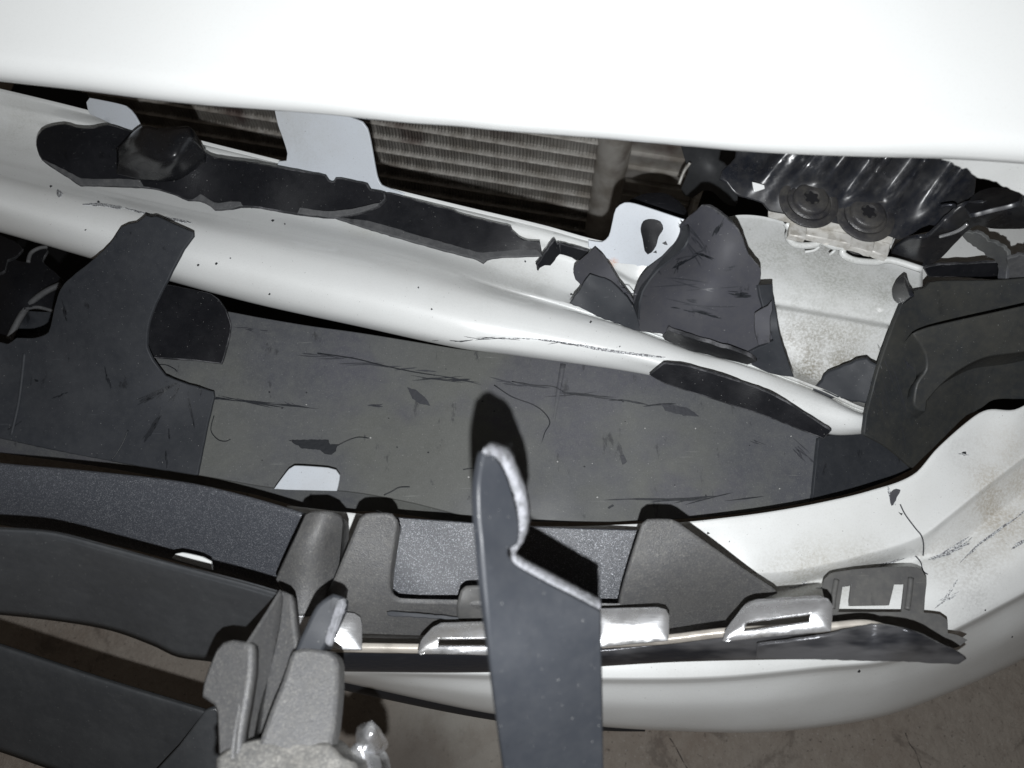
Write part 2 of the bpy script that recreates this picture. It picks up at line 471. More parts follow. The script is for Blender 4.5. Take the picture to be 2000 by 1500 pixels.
c = n.mix(n.ramp(n.noise(180, 6, 0.7), 0.35, 0.65), (0.17, 0.175, 0.185), (0.29, 0.295, 0.32))
M['torn'] = n.done(c, 0.8, 0, n.bump(n.noise(520, 6, 0.7, n.scaled((1, 1, 4))), 0.55, 0.002), 0.3)
n = NT('radiator aluminium')
c = n.mix(n.ramp(n.noise(30, 5), 0.35, 0.7), (0.62, 0.60, 0.56), (0.38, 0.35, 0.31))
c = n.mix(n.ramp(n.noise(11, 4), 0.55, 0.72, 0, .7), c, (0.12, 0.07, 0.06))
M['rad'] = n.done(c, 0.55, 0.25, n.bump(n.noise(500, 3), 0.4, 0.001))
n = NT('radiator fin aluminium')
c = n.mix(n.ramp(n.noise(30, 5), 0.35, 0.7), (0.40, 0.385, 0.36), (0.25, 0.23, 0.205))
c = n.mix(n.ramp(n.noise(11, 4), 0.55, 0.72, 0, .7), c, (0.10, 0.055, 0.05))
M['fin'] = n.done(c, 0.5, 0.3)
n = NT('brown concrete floor')
big = n.ramp(n.noise(2.2, 5, 0.55), 0.4, 0.62)
c = n.mix(big, (0.31, 0.26, 0.22), (0.36, 0.32, 0.28))
fn_ = n.ramp(n.noise(45, 8, 0.7), 0.35, 0.7); c = n.mix(n.math('MULTIPLY', fn_, 0.5), c, (0.46, 0.42, 0.37))
c = n.mix(n.ramp(n.noise(160, 3, .6), 0.62, 0.70, 0, .7), c, (0.10, 0.09, 0.08)); c = n.mix(n.ramp(n.noise(230, 2, .6), 0.66, 0.70, 0, .6), c, (0.55, 0.53, 0.5)); c = n.mix(n.ramp(n.noise(7, 6, .7, None, 1.5), 0.56, 0.66, 0, .5), c, (0.13, 0.11, 0.095))
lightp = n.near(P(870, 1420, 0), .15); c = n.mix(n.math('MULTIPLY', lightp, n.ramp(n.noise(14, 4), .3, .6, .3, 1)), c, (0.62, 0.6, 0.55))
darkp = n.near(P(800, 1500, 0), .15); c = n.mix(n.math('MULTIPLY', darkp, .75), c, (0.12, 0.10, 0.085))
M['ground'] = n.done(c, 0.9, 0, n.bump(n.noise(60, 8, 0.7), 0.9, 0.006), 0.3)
n = NT('flat black fill'); M['blackfill'] = n.done((0.012, 0.012, 0.013), 0.8, 0, None, 0.2)  # flat black for cracks, slots and the added sheet behind the beam
n = NT('gouge mark'); M['gouge'] = n.done((0.016, 0.018, 0.022), 0.45, 0, n.bump(n.noise(300, 3), .4, .0006))
n = NT('soft gouge mark'); M['softmark'] = n.done((0.035, 0.037, 0.044), 0.5, 0, n.bump(n.noise(300, 3), .4, .0006))
n = NT('grey graze on paint'); c = n.mix(n.ramp(n.noise(900, 3, .6), .42, .55), (0.6, .62, .63), (0.12, 0.12, 0.13)); M['graze'] = n.done(c, 0.6)
n = NT('pale dust speck'); M['speck'] = n.done((0.4, 0.4, 0.39), 0.8)
n = NT('worn plastic edge'); M['worn'] = n.done(n.mix(n.ramp(n.noise(60, 5, .7), .40, .70), (0.022, 0.023, 0.026), (0.15, 0.15, 0.16)), .7, 0, n.bump(n.noise(700, 4, .7), .8, .001), .4)
WORN += [M[k] for k in ('black', 'shard')]
n = NT('black rubber'); M['rubber'] = n.done((0.012, 0.012, 0.014), 0.6, 0, n.bump(n.noise(300, 4), .3, .0008), 0.4)

# ================================================================== SETTING
bm = bmesh.new()
bmesh.ops.create_grid(bm, x_segments=24, y_segments=24, size=6)
random.seed(3)
for v in bm.verts: v.co.z = random.uniform(-.0015, 0)
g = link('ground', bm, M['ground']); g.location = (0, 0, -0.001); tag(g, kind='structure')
random.seed(8)
def crack(pts, r):
    q = densify(pts, 14, True, 3.0, False)
    tube('floor_crack', [(x, y, .0002) for x, y in q], lambda t: r*(.25+.9*abs(math.sin(t*9+1))), M['blackfill'], g, 5)
crack([(1770, 1428), (1785, 1470), (1810, 1520)], .0005)
crack([(1310, 1440), (1330, 1475), (1352, 1520)], .0006)
bm = bmesh.new(); bmesh.ops.create_grid(bm, x_segments=8, y_segments=8, size=0.9)
for v in bm.verts:
    v.co.z += 0.02*math.sin(v.co.x*9)*math.cos(v.co.y*7); v.co.y += 1.33 ; v.co.z += 0.14
t = link('shade_backing', bm, M['blackfill'])  # added black sheet standing in for the shade behind the beam
s = t.modifiers.new('thickness', 'SOLIDIFY'); s.thickness = .004
tag(t, 'black shade backing added for the darkness in the gap behind the white beam', 'shade backing')

# ================================================================== HOOD
edge = [(-600, 84), (-140, 140), (0, 157), (175, 177), (312, 195), (400, 204), (535, 214), (625, 221), (722, 231), (800, 239), (900, 246), (975, 254), (1150, 267),
        (1300, 280), (1440, 293), (1560, 300), (1700, 305), (1790, 307), (1850, 309), (1920, 313), (2000, 319), (2160, 334), (2700, 395)]
hood = thing('car_hood', 'overexposed glossy white hood spanning the whole top of the picture', 'hood', P(1000, 200, .80))
e = densify(edge, 16, True, 0, False)
bm = bmesh.new(); G = []
def section(p, r):
    back = Vector((0.08, 1, 0)).normalized(); ctr = p + back*r*0.75 + Vector((0, 0, r*0.66))
    line = []; ds = []
    for a in (-150, -125, -100, -80, -60, -45, -30, -15, 0, 15, 30, 45, 57):
        th = math.radians(a); line.append(ctr + (-back*math.cos(th) + Vector((0, 0, 1))*math.sin(th))*r); ds.append(0)
    q = line[-1]
    for d in (0.006, 0.014, 0.026, 0.04, 0.06, 0.085, 0.12, 0.16, 0.25, 0.4, 0.55, 0.7):
        line.append(q + back*d + Vector((0, 0, 0.62*d - 0.35*d*d))); ds.append(d)
    return line, ds
def hood_section(px, py, k): return section(P(px, py, 0.845), 0.014)[0]
for k, (x, y) in enumerate(e): G.append([bm.verts.new(q) for q in hood_section(x, y, k)])
for i in range(len(G)-1):
    for j in range(len(G[0])-1): bm.faces.new([G[i][j], G[i+1][j], G[i+1][j+1], G[i][j+1]])
bmesh.ops.recalc_face_normals(bm, faces=bm.faces[:])
o = link('hood_skin', bm, M['hood'], hood); s = o.modifiers.new('thickness', 'SOLIDIFY'); s.thickness = .0012; s.offset = 0
sheet('torn_corner', [(1836, 296, 1), (1842, 311, 1), (1866, 320), (1880, 329), (1890, 327), (1900, 340), (1918, 348), (1940, 353), (1962, 364), (1990, 376), (2060, 404, 1), (2160, 440, 1), (2160, 280, 1), (2000, 285, 1)],
      [(1840, 300, .842), (2000, 300, .842), (1890, 327, .826), (1990, 376, .805), (2060, 404, .80), (2100, 300, .842)], M['cover'], hood, thick=.0016, jag=1.6, rim=.0007, step=5)
for (x, y, L_, w_, a) in [(577, 198, 12, 4, -1.0), (602, 206, 12, 4, -1.0), (641, 207, 14, 5, -.5), (858, 226, 12, 4, 1.0), (1198, 251, 8, 4, .3), (1700, 298, 6, 3, .3)]:
    bundle(x, y, L_, a, w_, 9, o, M['graze'], hood, .0006, 1.6, 'paint_chip')

# ================================================================== RADIATOR
K = 0.2
RP = Vector((0, 0.74, 0)); RN = Vector((K, 1, 0)).normalized(); RD = Vector((1, -K, 0)).normalized()
def R(px, py, off=0.0): return PV(px, py, RP - RN*off, RN)
rad = thing('radiator', 'dusty finned aluminium radiator seen through the gap under the hood', 'radiator', R(900, 450))
pend = R(1166, 301)
zt = pend.z
left_end = R(150, 150); dxl = (Vector((left_end.x, left_end.y, 0)) - Vector((pend.x, pend.y, 0))).dot(RD)
a1 = R(1157, 327)
pitch = abs(zt - a1.z)
x_right = Vector((pend.x, pend.y, 0))
ntube = 16
def rbox(bm, s0, s1, d0, d1, z0, z1):
    """box along the radiator: s along the face from its right end, d out of the face"""
    vs = []
    for s_ in (s0, s1):
        for d_ in (d0, d1):
            for z_ in (z0, z1): vs.append(bm.verts.new(x_right + RD*s_ - RN*d_ + Vector((0, 0, z_))))
    for q in ((0, 1, 3, 2), (4, 6, 7, 5), (0, 4, 5, 1), (2, 3, 7, 6), (0, 2, 6, 4), (1, 5, 7, 3)): bm.faces.new([vs[i] for i in q])
proto = None
for i in range(-4, ntube-4):
    z = zt - pitch*i
    if proto is None:
        bm = bmesh.new(); L = 0; nseg = 150
        prev = None
        for k in range(nseg+1):
            s_ = dxl*(1-k/nseg)
            wv_ = 0.0008*math.sin(k*2.1)+random.uniform(-.0005, .0005)
            row = [bm.verts.new(x_right+RD*s_-RN*(dd)+Vector((0, 0, z+zz+wv_))) for dd, zz in ((.0, -.0011), (.0085+wv_, -.0011), (.0095+wv_, 0), (.0085+wv_, .0011), (0, .0011))]
            if prev:
                for q in range(4): bm.faces.new([prev[q], row[q], row[q+1], prev[q+1]])
            prev = row
        bmesh.ops.recalc_face_normals(bm, faces=bm.faces[:])
        proto = link('tube', bm, M['rad'], rad); z_first = z; base_loc = proto.location.copy()
    else:
        c = proto.copy(); COL.objects.link(c); c.parent = rad; c.location = base_loc + Vector((0, 0, z-z_first))
# corrugated fins between tubes, one strip per gap (thousands of folds)
fin_p = 0.0046
proto = None
for i in range(-4, ntube-5):
    z1 = zt - pitch*i - .001; z0 = z1 - pitch + .002
    if proto is None:
        bm = bmesh.new(); k = 0; s_ = -0.006
        pr = None
        while s_ > dxl:
            j = random.uniform(-.0007, .0007)
            for (dd0, dd1) in (((0.0), (0.0062+random.uniform(-.001, .001))),):
                a = [bm.verts.new(x_right+RD*(s_+j)-RN*dd0+Vector((0, 0, zz))) for zz in (z0, z1)]
                b_ = [bm.verts.new(x_right+RD*(s_+j+.0006)-RN*dd1+Vector((0, 0, zz))) for zz in (z0, z1)]
                c_ = [bm.verts.new(x_right+RD*(s_+j+.0013)-RN*(dd1-.0006)+Vector((0, 0, zz))) for zz in (z0, z1)]
                d_ = [bm.verts.new(x_right+RD*(s_+j+.0013)-RN*dd0+Vector((0, 0, zz))) for zz in (z0, z1)]
                bm.faces.new([a[0], a[1], b_[1], b_[0]]); bm.faces.new([b_[0], b_[1], c_[1], c_[0]]); bm.faces.new([c_[0], c_[1], d_[1], d_[0]])
            s_ -= fin_p
        bmesh.ops.recalc_face_normals(bm, faces=bm.faces[:])
        proto = link('fin_strip', bm, M['fin'], rad, smooth=False); zf0 = z1; bl = proto.location.copy(); proto['kind'] = 'stuff'
    else:
        c = proto.copy(); COL.objects.link(c); c.parent = rad; c.location = bl + Vector((0, 0, z1-zf0))
bm = bmesh.new(); rbox(bm, dxl, 0.0, -.02, -.0005, zt-pitch*13, zt+pitch*5); link('core_backing', bm, M['fin'], rad, smooth=False)
def rcyl(name, s0, r, m, zlo, zhi, par):
    c = x_right + RD*s0 + RN*0.0
    prof = [(r*.4, zlo-.012), (r*.8, zlo-.007), (r, zlo)] + [(r, zlo+(zhi-zlo)*q/6) for q in range(1, 7)]
    return lathe(name, prof, Vector((c.x, c.y, 0)), (0, 0, 1), m, par, 32)
zb = R(1160, 448).z
rcyl('header_tank', .021, .023, M['rad'], zb, zt+.2, rad)
rbx = bmesh.new(); rbox(rbx, .040, .14, -.02, .0, zb-.02, zt+.2); o = link('end_plate', rbx, M['fin'], rad, smooth=False)
for i in range(-2, 9):
    bm = bmesh.new(); z = zt-pitch*i-.012; rbox(bm, .045, .14, 0, .006, z-.0012, z+.0012); link('tube', bm, M['rad'], rad, smooth=False)
bm = bmesh.new(); rbox(bm, .142, .149, -.02, .03, zb-.05, zt+.2); link('side_channel', bm, M['steel'], rad, smooth=False)

# ================================================================== WHITE BEAM
beam = thing('bumper_beam', 'long white painted upper beam with tabs, running left to right below the hood gap', 'bumper beam', P(900, 520, .58))
def g(x): return 0.010*max(0, min(1, (x-960)/260.0))
A = [(-80, 156, .672), (0, 173, .672), (165, 213, .672), (300, 250, .672), (400, 276, .672), (560, 316, .672), (745, 363, .672), (900, 401, .672), (1060, 439, .672), (1180, 471, .672), (1260, 474, .670), (1360, 450, .664), (1440, 420, .662), (1540, 434, .662), (1640, 474, .662), (1800, 524, .662), (1850, 540, .662)]
A2 = [(x, y+7, z-.001) for x, y, z in A]
B = [(-80, 190, .655), (0, 207, .655), (170, 242, .655), (300, 270, .655), (400, 294, .655), (560, 332, .655), (745, 382, .655), (900, 420, .655), (1060, 459, .655), (1180, 497, .655), (1250, 530, .656), (1500, 566, .662), (1750, 611, .662), (1850, 632, .662)]
def bl(x, a, b): t = max(0, min(1, (x-1120)/260)); return a+(b-a)*t
B1 = [(x, y-bl(x, 9, 22), z+bl(x, .006, .002)) for x, y, z in B]
B2 = [(x, y+bl(x, 13, 24), z-.0045) for x, y, z in B]
B3 = [(x, y+bl(x, 28, 36), z-bl(x, .0125, .016)) for x, y, z in B]
C = [(-80, 262, .646), (0, 285, .646), (300, 355, .646), (600, 427, .645), (800, 470, .642), (1000, 528, .636), (1200, 600, .630), (1350, 655, .627), (1500, 695, .624), (1650, 765, .622), (1750, 790, .61), (1850, 800, .59)]
D = [(-80, 300, .652), (0, 325, .652), (300, 398, .652), (600, 460, .652), (800, 505, .650), (900, 538, .648), (1000, 571, .645), (1100, 598, .645), (1250, 645, .645), (1350, 682, .645), (1450, 710, .645), (1600, 766, .64), (1700, 808, .635), (1850, 812, .59)]
D = [(x, y, z+.003) for x, y, z in D]
D0 = [(x, y-5, z-.0016-g(x)*.4) for x, y, z in D]
D1 = [(x, y-1.5, z-.00048-g(x)) for x, y, z in D]
D2 = [(x, y+1.5, z+.00048-g(x)*.9) for x, y, z in D]
D3 = [(x, y+4, z+.0013) for x, y, z in D]
E0 = [(-80, 335, .6650), (0, 358, .6650), (300, 428, .6650), (600, 500, .665), (800, 548, .663), (1000, 596, .658), (1250, 668, .654), (1450, 736, .651), (1600, 786, .648), (1700, 817, .642), (1850, 818, .59)]
E1 = [(-80, 375, .664), (0, 398, .664), (300, 478, .664), (600, 556, .663), (800, 600, .662), (1000, 640, .657), (1250, 700, .652), (1450, 762, .649), (1600, 808, .646), (1700, 828, .640), (1850, 826, .59)]
E2 = [(-80, 412, .647), (0, 432, .647), (300, 520, .648), (500, 572, .648), (700, 620, .648), (900, 664, .648), (1000, 678, .647), (1270, 720, .643), (1400, 758, .641), (1610, 832, .638), (1700, 838, .636), (1850, 834, .59)]
Fz = [(-80, 434, .628), (0, 453, .628), (180, 505, .628), (330, 548, .628), (500, 593, .629), (700, 637, .630), (900, 680, .632), (1000, 693, .632), (1270, 733, .632), (1400, 770, .63), (1610, 846, .628), (1700, 847, .626), (1850, 842, .58)]
Gz = [(x, y-2, z-.022) for x, y, z in Fz]
shell = loft('beam_shell', [A, A2, B1, B, B2, B3, C, D0, D1, D2, D3, E0, E1, E2, Fz, Gz], M['beam'], beam, -380, 1802, 260, 5, .0022)
def tabz(y0, z0, y1, z1, x=0): return [(x, y0, z0), (x, y1, z1)]
sheet('mounting_tab', [(172, 214, 1), (169, 200), (175, 192), (190, 195), (245, 208), (262, 226), (274, 250), (275, 262, 1), (262, 262, 1), (176, 222, 1)], [(170, 222, .6735), (270, 262, .6735), (200, 195, .684)], M['tab'], beam, .0018, res=16)
sheet('mounting_tab', [(545, 316, 1), (560, 315), (562, 300), (553, 270), (543, 242), (535, 205, 1), (630, 212, 1), (707, 240), (716, 252), (722, 275), (735, 345), (744, 363), (790, 379, 1), (780, 388, 1), (640, 372, 1), (540, 330, 1)],
      [(540, 330, .668), (760, 382, .668), (560, 220, .712), (710, 250, .712)], M['tab'], beam, .002, res=20)
KT = sheet('mounting_tab', [(1150, 470, 1), (1176, 474), (1190, 462), (1198, 430), (1204, 408), (1220, 397), (1240, 399), (1330, 428), (1345, 432, 1), (1425, 440, 1), (1440, 470, 1), (1300, 522, 1), (1200, 512, 1), (1150, 482, 1)],
      [(1150, 476, .6735), (1220, 512, .667), (1225, 400, .70), (1340, 432, .702), (1430, 455, .70), (1300, 520, .676), (1400, 490, .692)], M['tab'], beam, .0022, res=16)
# keyhole with its black plug
bush = sheet('rubber_bush', [(1215, 402, 1), (1235, 388), (1262, 378), (1300, 378), (1325, 392), (1343, 415), (1348, 440, 1), (1300, 440, 1)], [(1215, 402, .66), (1348, 440, .66), (1290, 380, .665)], M['black'], None, .02, dome=.008, res=10, vertical=True)
tag(bush, 'black ribbed rubber bush peeping over the top of the right white tab', 'rubber bush')
plug = sheet('push_clip', [(1252, 447), (1257, 433), (1272, 429), (1289, 434), (1294, 447), (1285, 462), (1280, 480), (1272, 492), (1265, 496), (1260, 490), (1256, 468)],
             surf(KT, .0015), M['black'], None, .003, dome=.001, res=8, step=5)
tag(plug, 'small black plastic push clip in the keyhole of the right white tab', 'clip')
for pts in [[(1294, 475), (1300, 472), (1303, 478)], [(1276, 493), (1281, 490), (1282, 494)]]:
    sheet('paint_flake', pts, surf(KT, .0006), M['gouge'], beam, .001, res=6, step=4)
# grazes along the beam face, each a thin scuff lying on the paint
def beamz(px, py):
    fs = [rowf(r)(px) for r in (B3, C, D0, D3, E0, E1, E2, Fz)]
    ys = [q[0] for q in fs]; zs = [q[1] for q in fs]
    return float(np.interp(py, ys, zs))
def on_beam(name, pts, m, lift=.0012):
    return sheet(name, pts, surf(shell, .0007), m, shell, .0004, jag=.7, res=9, step=4, rim=.0001)
on_beam('scuff', [(160, 399), (190, 396), (215, 399), (238, 403), (236, 408), (205, 403), (180, 401)], M['graze'])
on_beam('scuff', [(240, 405), (300, 418), (360, 430), (376, 435), (350, 433), (290, 420)], M['graze'])
on_beam('scuff', [(112, 368), (118, 372), (123, 378), (115, 385), (111, 378)], M['graze'])
on_beam('scuff', [(980, 661), (1030, 661), (1080, 665), (1140, 674), (1200, 684), (1260, 692), (1300, 698), (1250, 695), (1180, 686), (1110, 672), (1040, 663)], M['graze'])
for a in [(960, 661, 60, .02, 1.2, 5, .5), (1090, 669, 50, .12, 2, 5, .6), (900, 666, 50, .02, 2, 5, .5)]:
    bundle(a[0], a[1], a[2], a[3], a[4], a[5], shell, M['softmark'], shell, .0007, a[6], 'scuff')
random.seed(21)
for k in range(26):
    x = random.uniform(60, 1600); t_ = random.uniform(.1, .95)
    y = rowf(B3)(x)[0]*(1-t_) + rowf(Fz)(x)[0]*t_
    if random.random() < .7 and 500 < x < 1150 : y = rowf(C)(x)[0]+random.uniform(-30, 30)
    r = random.uniform(1.2, 2.6)
    on_beam('grit', [(x-r, y), (x, y-r), (x+r*1.3, y-.5), (x, y+r)], M['gouge'])

# ================================================================== TORN STRIPS AND SHARDS ON THE BEAM
def bz(dz): return lambda pts: [(x, y, beamz(x, max(y, rowf(B3)(x)[0]))+dz) for x, y in pts]
s1 = thing('plastic_shard', 'longest torn black plastic strip with a moulded hump, lying on the beam at left', 'shard', P(400, 330, .65))
sheet('strip_body', [(72, 282), (75, 264), (90, 251), (125, 244), (145, 250), (175, 252), (212, 245), (258, 258), (280, 258, 1), (400, 300), (411, 306), (425, 310), (500, 320), (525, 325), (635, 344, 1), (641, 354), (648, 358), (654, 356), (657, 350, 1), (666, 350, 1), (714, 360, 1), (722, 372), (749, 377), (750, 388), (737, 400), (700, 414), (650, 422), (612, 419), (575, 415), (525, 407), (495, 402), (467, 401), (450, 405), (419, 408, 1), (412, 401), (390, 390), (367, 390), (345, 380), (300, 367), (250, 362), (155, 360, 1), (140, 350), (82, 310)],
      [(80, 280, .672), (250, 260, .685), (250, 355, .672), (150, 355, .668), (420, 310, .688), (420, 400, .672), (650, 345, .683), (650, 418, .672), (745, 380, .682), (160, 300, .682), (330, 320, .692), (520, 360, .686)], M['black'], s1, .0035, rim=.0022, jag=.5)
sheet('lower_rim', [(82, 311, 1), (140, 350), (155, 360, 1), (250, 362), (300, 367), (345, 380), (367, 390), (390, 390), (412, 401), (419, 408, 1), (450, 405), (467, 401), (495, 402), (525, 407), (575, 415), (612, 419), (650, 422), (700, 414), (737, 400, 1), (738, 397, 1), (690, 408), (640, 413), (570, 404), (510, 396), (450, 394), (418, 396), (390, 379), (340, 368), (290, 354), (240, 350), (158, 349), (140, 340)],
      [(80, 310, .6735), (155, 360, .6695), (250, 356, .6745), (420, 400, .6745), (600, 412, .675), (737, 399, .684)], M['rimgrey'], s1, .002, jag=.6, res=12)
# hump: a moulded box rising out of the strip
def hump(x, t): return 0
loft('moulded_hump', [[(225, 300, .688), (300, 262, .689), (400, 292, .689)], [(228, 290, .690), (275, 247, .706), (310, 250, .712), (345, 248, .718), (375, 251, .716), (398, 290, .698)],
                      [(228, 302, .69), (275, 268, .716), (310, 272, .722), (345, 266, .728), (375, 268, .722), (400, 298, .698)],
                      [(228, 312, .688), (275, 300, .716), (310, 308, .722), (345, 306, .724), (375, 296, .712), (402, 303, .694)],
                      [(228, 326, .686), (275, 333, .694), (310, 340, .698), (345, 338, .698), (375, 326, .692), (404, 308, .690)],
                      [(228, 340, .682), (275, 350, .684), (345, 352, .685), (404, 320, .687)]], M['hump'], s1, 228, 402, 40, 6, .002)
s2 = thing('plastic_shard', 'torn black strip tapering to a ragged point, overlapped by the longer humped strip', 'shard', P(860, 440, .65))
sheet('strip_body', [(655, 424, 1), (700, 410), (745, 385), (752, 377), (800, 388), (830, 398), (885, 412), (893, 418), (996, 443, 1), (999, 452), (1012, 464), (1030, 472), (1052, 474, 1), (1054, 484), (1057, 498, 1), (1010, 499), (975, 501), (950, 505), (944, 511, 1), (930, 504), (900, 496), (800, 468), (725, 446)],
      [(655, 424, .668), (750, 380, .677), (890, 415, .675), (1000, 445, .674), (1055, 475, .668), (1055, 497, .662), (945, 508, .664), (800, 468, .666)], M['black'], s2, .003, rim=.0012, jag=.8)
sheet('lower_rim', [(655, 424, 1), (725, 446), (800, 468), (900, 496), (930, 504), (944, 511, 1), (950, 505), (975, 501), (1010, 499), (1057, 498, 1), (1050, 487, 1), (1000, 487), (955, 492), (935, 493), (880, 478), (800, 455), (730, 434)],
      [(655, 424, .6695), (750, 440, .6685), (945, 500, .6665), (1055, 492, .6655), (850, 475, .668)], M['rimgrey'], s2, .002, jag=.8, res=12)
def shard(label, pts, z, m='shard', th=.0028, jag=.5, rim=.0007, name='plastic_shard', cat='shard', smooth=True, **k):
    k.setdefault('wob', .0009); k.setdefault('wobs', 24)
    o = sheet(name, pts, z, M[m], None, th, rim=rim, jag=jag, smooth=smooth, **k); tag(o, label, cat); return o
shard('tiny curled black sliver standing at the ragged tip of the overlapped strip', [(1050, 517, 1), (1060, 502), (1083, 470, 1), (1088, 478), (1092, 476), (1094, 495, 1), (1082, 508), (1075, 518), (1058, 519), (1052, 528, 1)], [(1050, 517, .656), (1085, 472, .672), (1094, 495, .66)], 'black', res=10, step=5, jag=1.2)
shard('short thin black strip between the tiny curled sliver and the grey triangular shard', [(1094, 477, 1), (1150, 492, 1), (1141, 505), (1125, 508), (1117, 502), (1094, 496, 1)], [(1094, 477, .668), (1150, 492, .664), (1120, 508, .656)], 'black', res=10, step=6, jag=.8)
shard('mid grey triangular shard pointing up between the thin strip and the rust spot', [(1162, 483, 1), (1173, 493), (1195, 525), (1210, 551), (1237, 586, 1), (1236, 604, 1), (1190, 590, 1), (1135, 556, 1), (1124, 545), (1120, 532), (1122, 520), (1128, 514)], [(1162, 483, .682), (1237, 590, .662), (1122, 530, .668), (1180, 540, .68)], 'shard', res=14)
shard('dark blue-black four-sided shard overlapping the grey triangular shard', [(1152, 537, 1), (1182, 546), (1207, 566), (1222, 581), (1236, 600, 1), (1244, 625), (1252, 648, 1), (1167, 617), (1140, 603), (1115, 592, 1)], [(1152, 537, .684), (1236, 600, .675), (1252, 648, .656), (1115, 592, .668)], 'panel_dark', jag=1.1, res=14)
big = thing('plastic_shard', 'largest grey plastic shard, broad and pointed, standing over the beam beside the keyhole tab', 'shard', P(1390, 600, .65))
BB = sheet('shard_body', [(1370, 402, 1), (1382, 403), (1402, 415), (1425, 432), (1445, 457), (1462, 497), (1485, 525, 1), (1484, 548), (1481, 558, 1), (1492, 590), (1500, 630), (1522, 700, 1), (1475, 706, 1), (1455, 692), (1375, 668), (1305, 652), (1252, 646, 1), (1240, 620), (1236, 595), (1242, 562), (1255, 535), (1275, 515), (1300, 495), (1320, 472), (1329, 455), (1329, 441, 1), (1345, 425), (1360, 412)],
      [(1375, 405, .738), (1485, 530, .715), (1240, 600, .664), (1300, 500, .69), (1330, 445, .708), (1500, 640, .69), (1480, 705, .668), (1255, 645, .66), (1380, 560, .714), (1400, 470, .728), (1290, 570, .69), (1400, 660, .682)], M['shard'], big, .003, rim=.0009, jag=.6, res=18)
sheet('curled_side', [(1246, 622, 1), (1238, 600), (1244, 562), (1257, 536), (1277, 517), (1302, 497), (1322, 474), (1331, 455), (1331, 443, 1), (1342, 440, 1), (1344, 460), (1330, 487), (1305, 508), (1280, 530), (1262, 553), (1250, 580)],
      [(1240, 600, .6665), (1250, 560, .674), (1300, 500, .6915), (1332, 445, .710), (1262, 560, .683), (1305, 508, .7005)], M['panel_dark'], big, .0015, jag=.8, res=12)
sheet('side_flap', [(1482, 558, 1), (1509, 556, 1), (1510, 580), (1516, 615), (1522, 657), (1535, 700), (1549, 736, 1), (1500, 727), (1470, 712, 1), (1455, 693, 1), (1512, 667, 1), (1492, 600)],
      [(1485, 558, .712), (1510, 560, .708), (1549, 736, .67), (1470, 712, .668), (1515, 640, .70)], M['panel_dark'], big, .0026, jag=.6, res=16)
sheet('folded_lip', [(1476, 612, 1), (1488, 604), (1500, 597), (1507, 588, 1), (1508, 605), (1504, 618), (1503, 640), (1502, 668, 1), (1482, 674, 1), (1474, 640)],
      [(1476, 612, .7085), (1507, 588, .7145), (1502, 668, .699), (1482, 674, .694)], M['shard'], big, .0018, jag=.3, res=12)
shard('narrow black sliver along the foot of the largest grey shard', [(1295, 658, 1), (1301, 652), (1303, 644, 1), (1308, 648), (1375, 668), (1455, 692), (1477, 706, 1), (1461, 713), (1420, 702), (1345, 685), (1300, 664)], [(1295, 658, .668), (1477, 706, .674), (1420, 702, .668), (1380, 668, .69), (1340, 658, .688)], 'black', jag=.9, res=12, smooth=False)
shard('ragged dark grey shard lying in the trough against the black duct', [(1590, 761, 1), (1607, 745), (1617, 730), (1640, 722), (1672, 706), (1692, 704), (1700, 710), (1712, 714, 1), (1716, 726, 1), (1707, 762), (1701, 783, 1), (1675, 782), (1640, 775), (1612, 772)],
      [(1590, 761, .634), (1690, 706, .66), (1712, 725, .66), (1701, 783, .648), (1640, 775, .638)], 'panel_dark', jag=1.5, res=14, th=.004, rim=.0016)
bb = BB
random.seed(31)
for x, y, w_, h_, a, n_ in [(1367, 478, 22, 4, .8, 8), (1377, 500, 34, 3, .35, 12), (1325, 521, 16, 5, -1.2, 10), (1335, 512, 26, 4, -.5, 10), (1352, 588, 24, 4, .2, 8), (1372, 612, 46, 3, .2, 9), (1447, 578, 34, 5, .1, 12), (1402, 447, 38, 4, -1.1, 10), (1330, 505, 60, 2, -.3, 5), (1287, 530, 8, 3, 1, 4), (1430, 525, 20, 8, 0, 5), (1330, 560, 120, 40, .1, 8), (1345, 470, 60, 20, .9, 6)]:
    bundle(x, y, w_, a, h_, n_, BB, M['gouge'] if n_ > 8 else M['softmark'], BB, .0005, .9, 'gouge')

# ================================================================== AIR DEFLECTOR
defl = thing('air_deflector', 'long dusty dark grey plastic deflector panel filling the middle of the bumper', 'air deflector', P(900, 850, .5))
PZ = [(440, 608, .585), (900, 683, .590), (1270, 735, .592), (1600, 855, .585), (400, 929, .568), (900, 1005, .572), (1200, 1016, .574), (1590, 977, .572), (300, 700, .58), (1100, 860, .580), (700, 800, .574), (700, 650, .588), (1400, 900, .579)]
PB = sheet('panel_body', [(300, 590, 1), (442, 609), (500, 620), (600, 637), (700, 651), (800, 667), (900, 683), (1000, 692), (1120, 702), (1270, 733), (1400, 775), (1500, 812), (1602, 856, 1), (1590, 977, 1), (1500, 993), (1400, 1006), (1300, 1013), (1200, 1017), (1035, 1016), (940, 1008), (900, 1004), (800, 979), (712, 962), (660, 956), (537, 951), (400, 928), (340, 918, 1), (280, 760, 1)],
      PZ, M['panel'], defl, .003, rim=.0008, wob=.0016, wobs=150, res=24)
sheet('end_flap', [(1600, 857, 1), (1625, 850), (1690, 847, 1), (1735, 872), (1782, 915, 1), (1740, 935), (1700, 950), (1650, 965), (1588, 977, 1)],
      [(1600, 857, .5865), (1690, 847, .568), (1782, 915, .553), (1700, 950, .558), (1588, 977, .574)], M['panel_dark'], defl, .003, res=18)
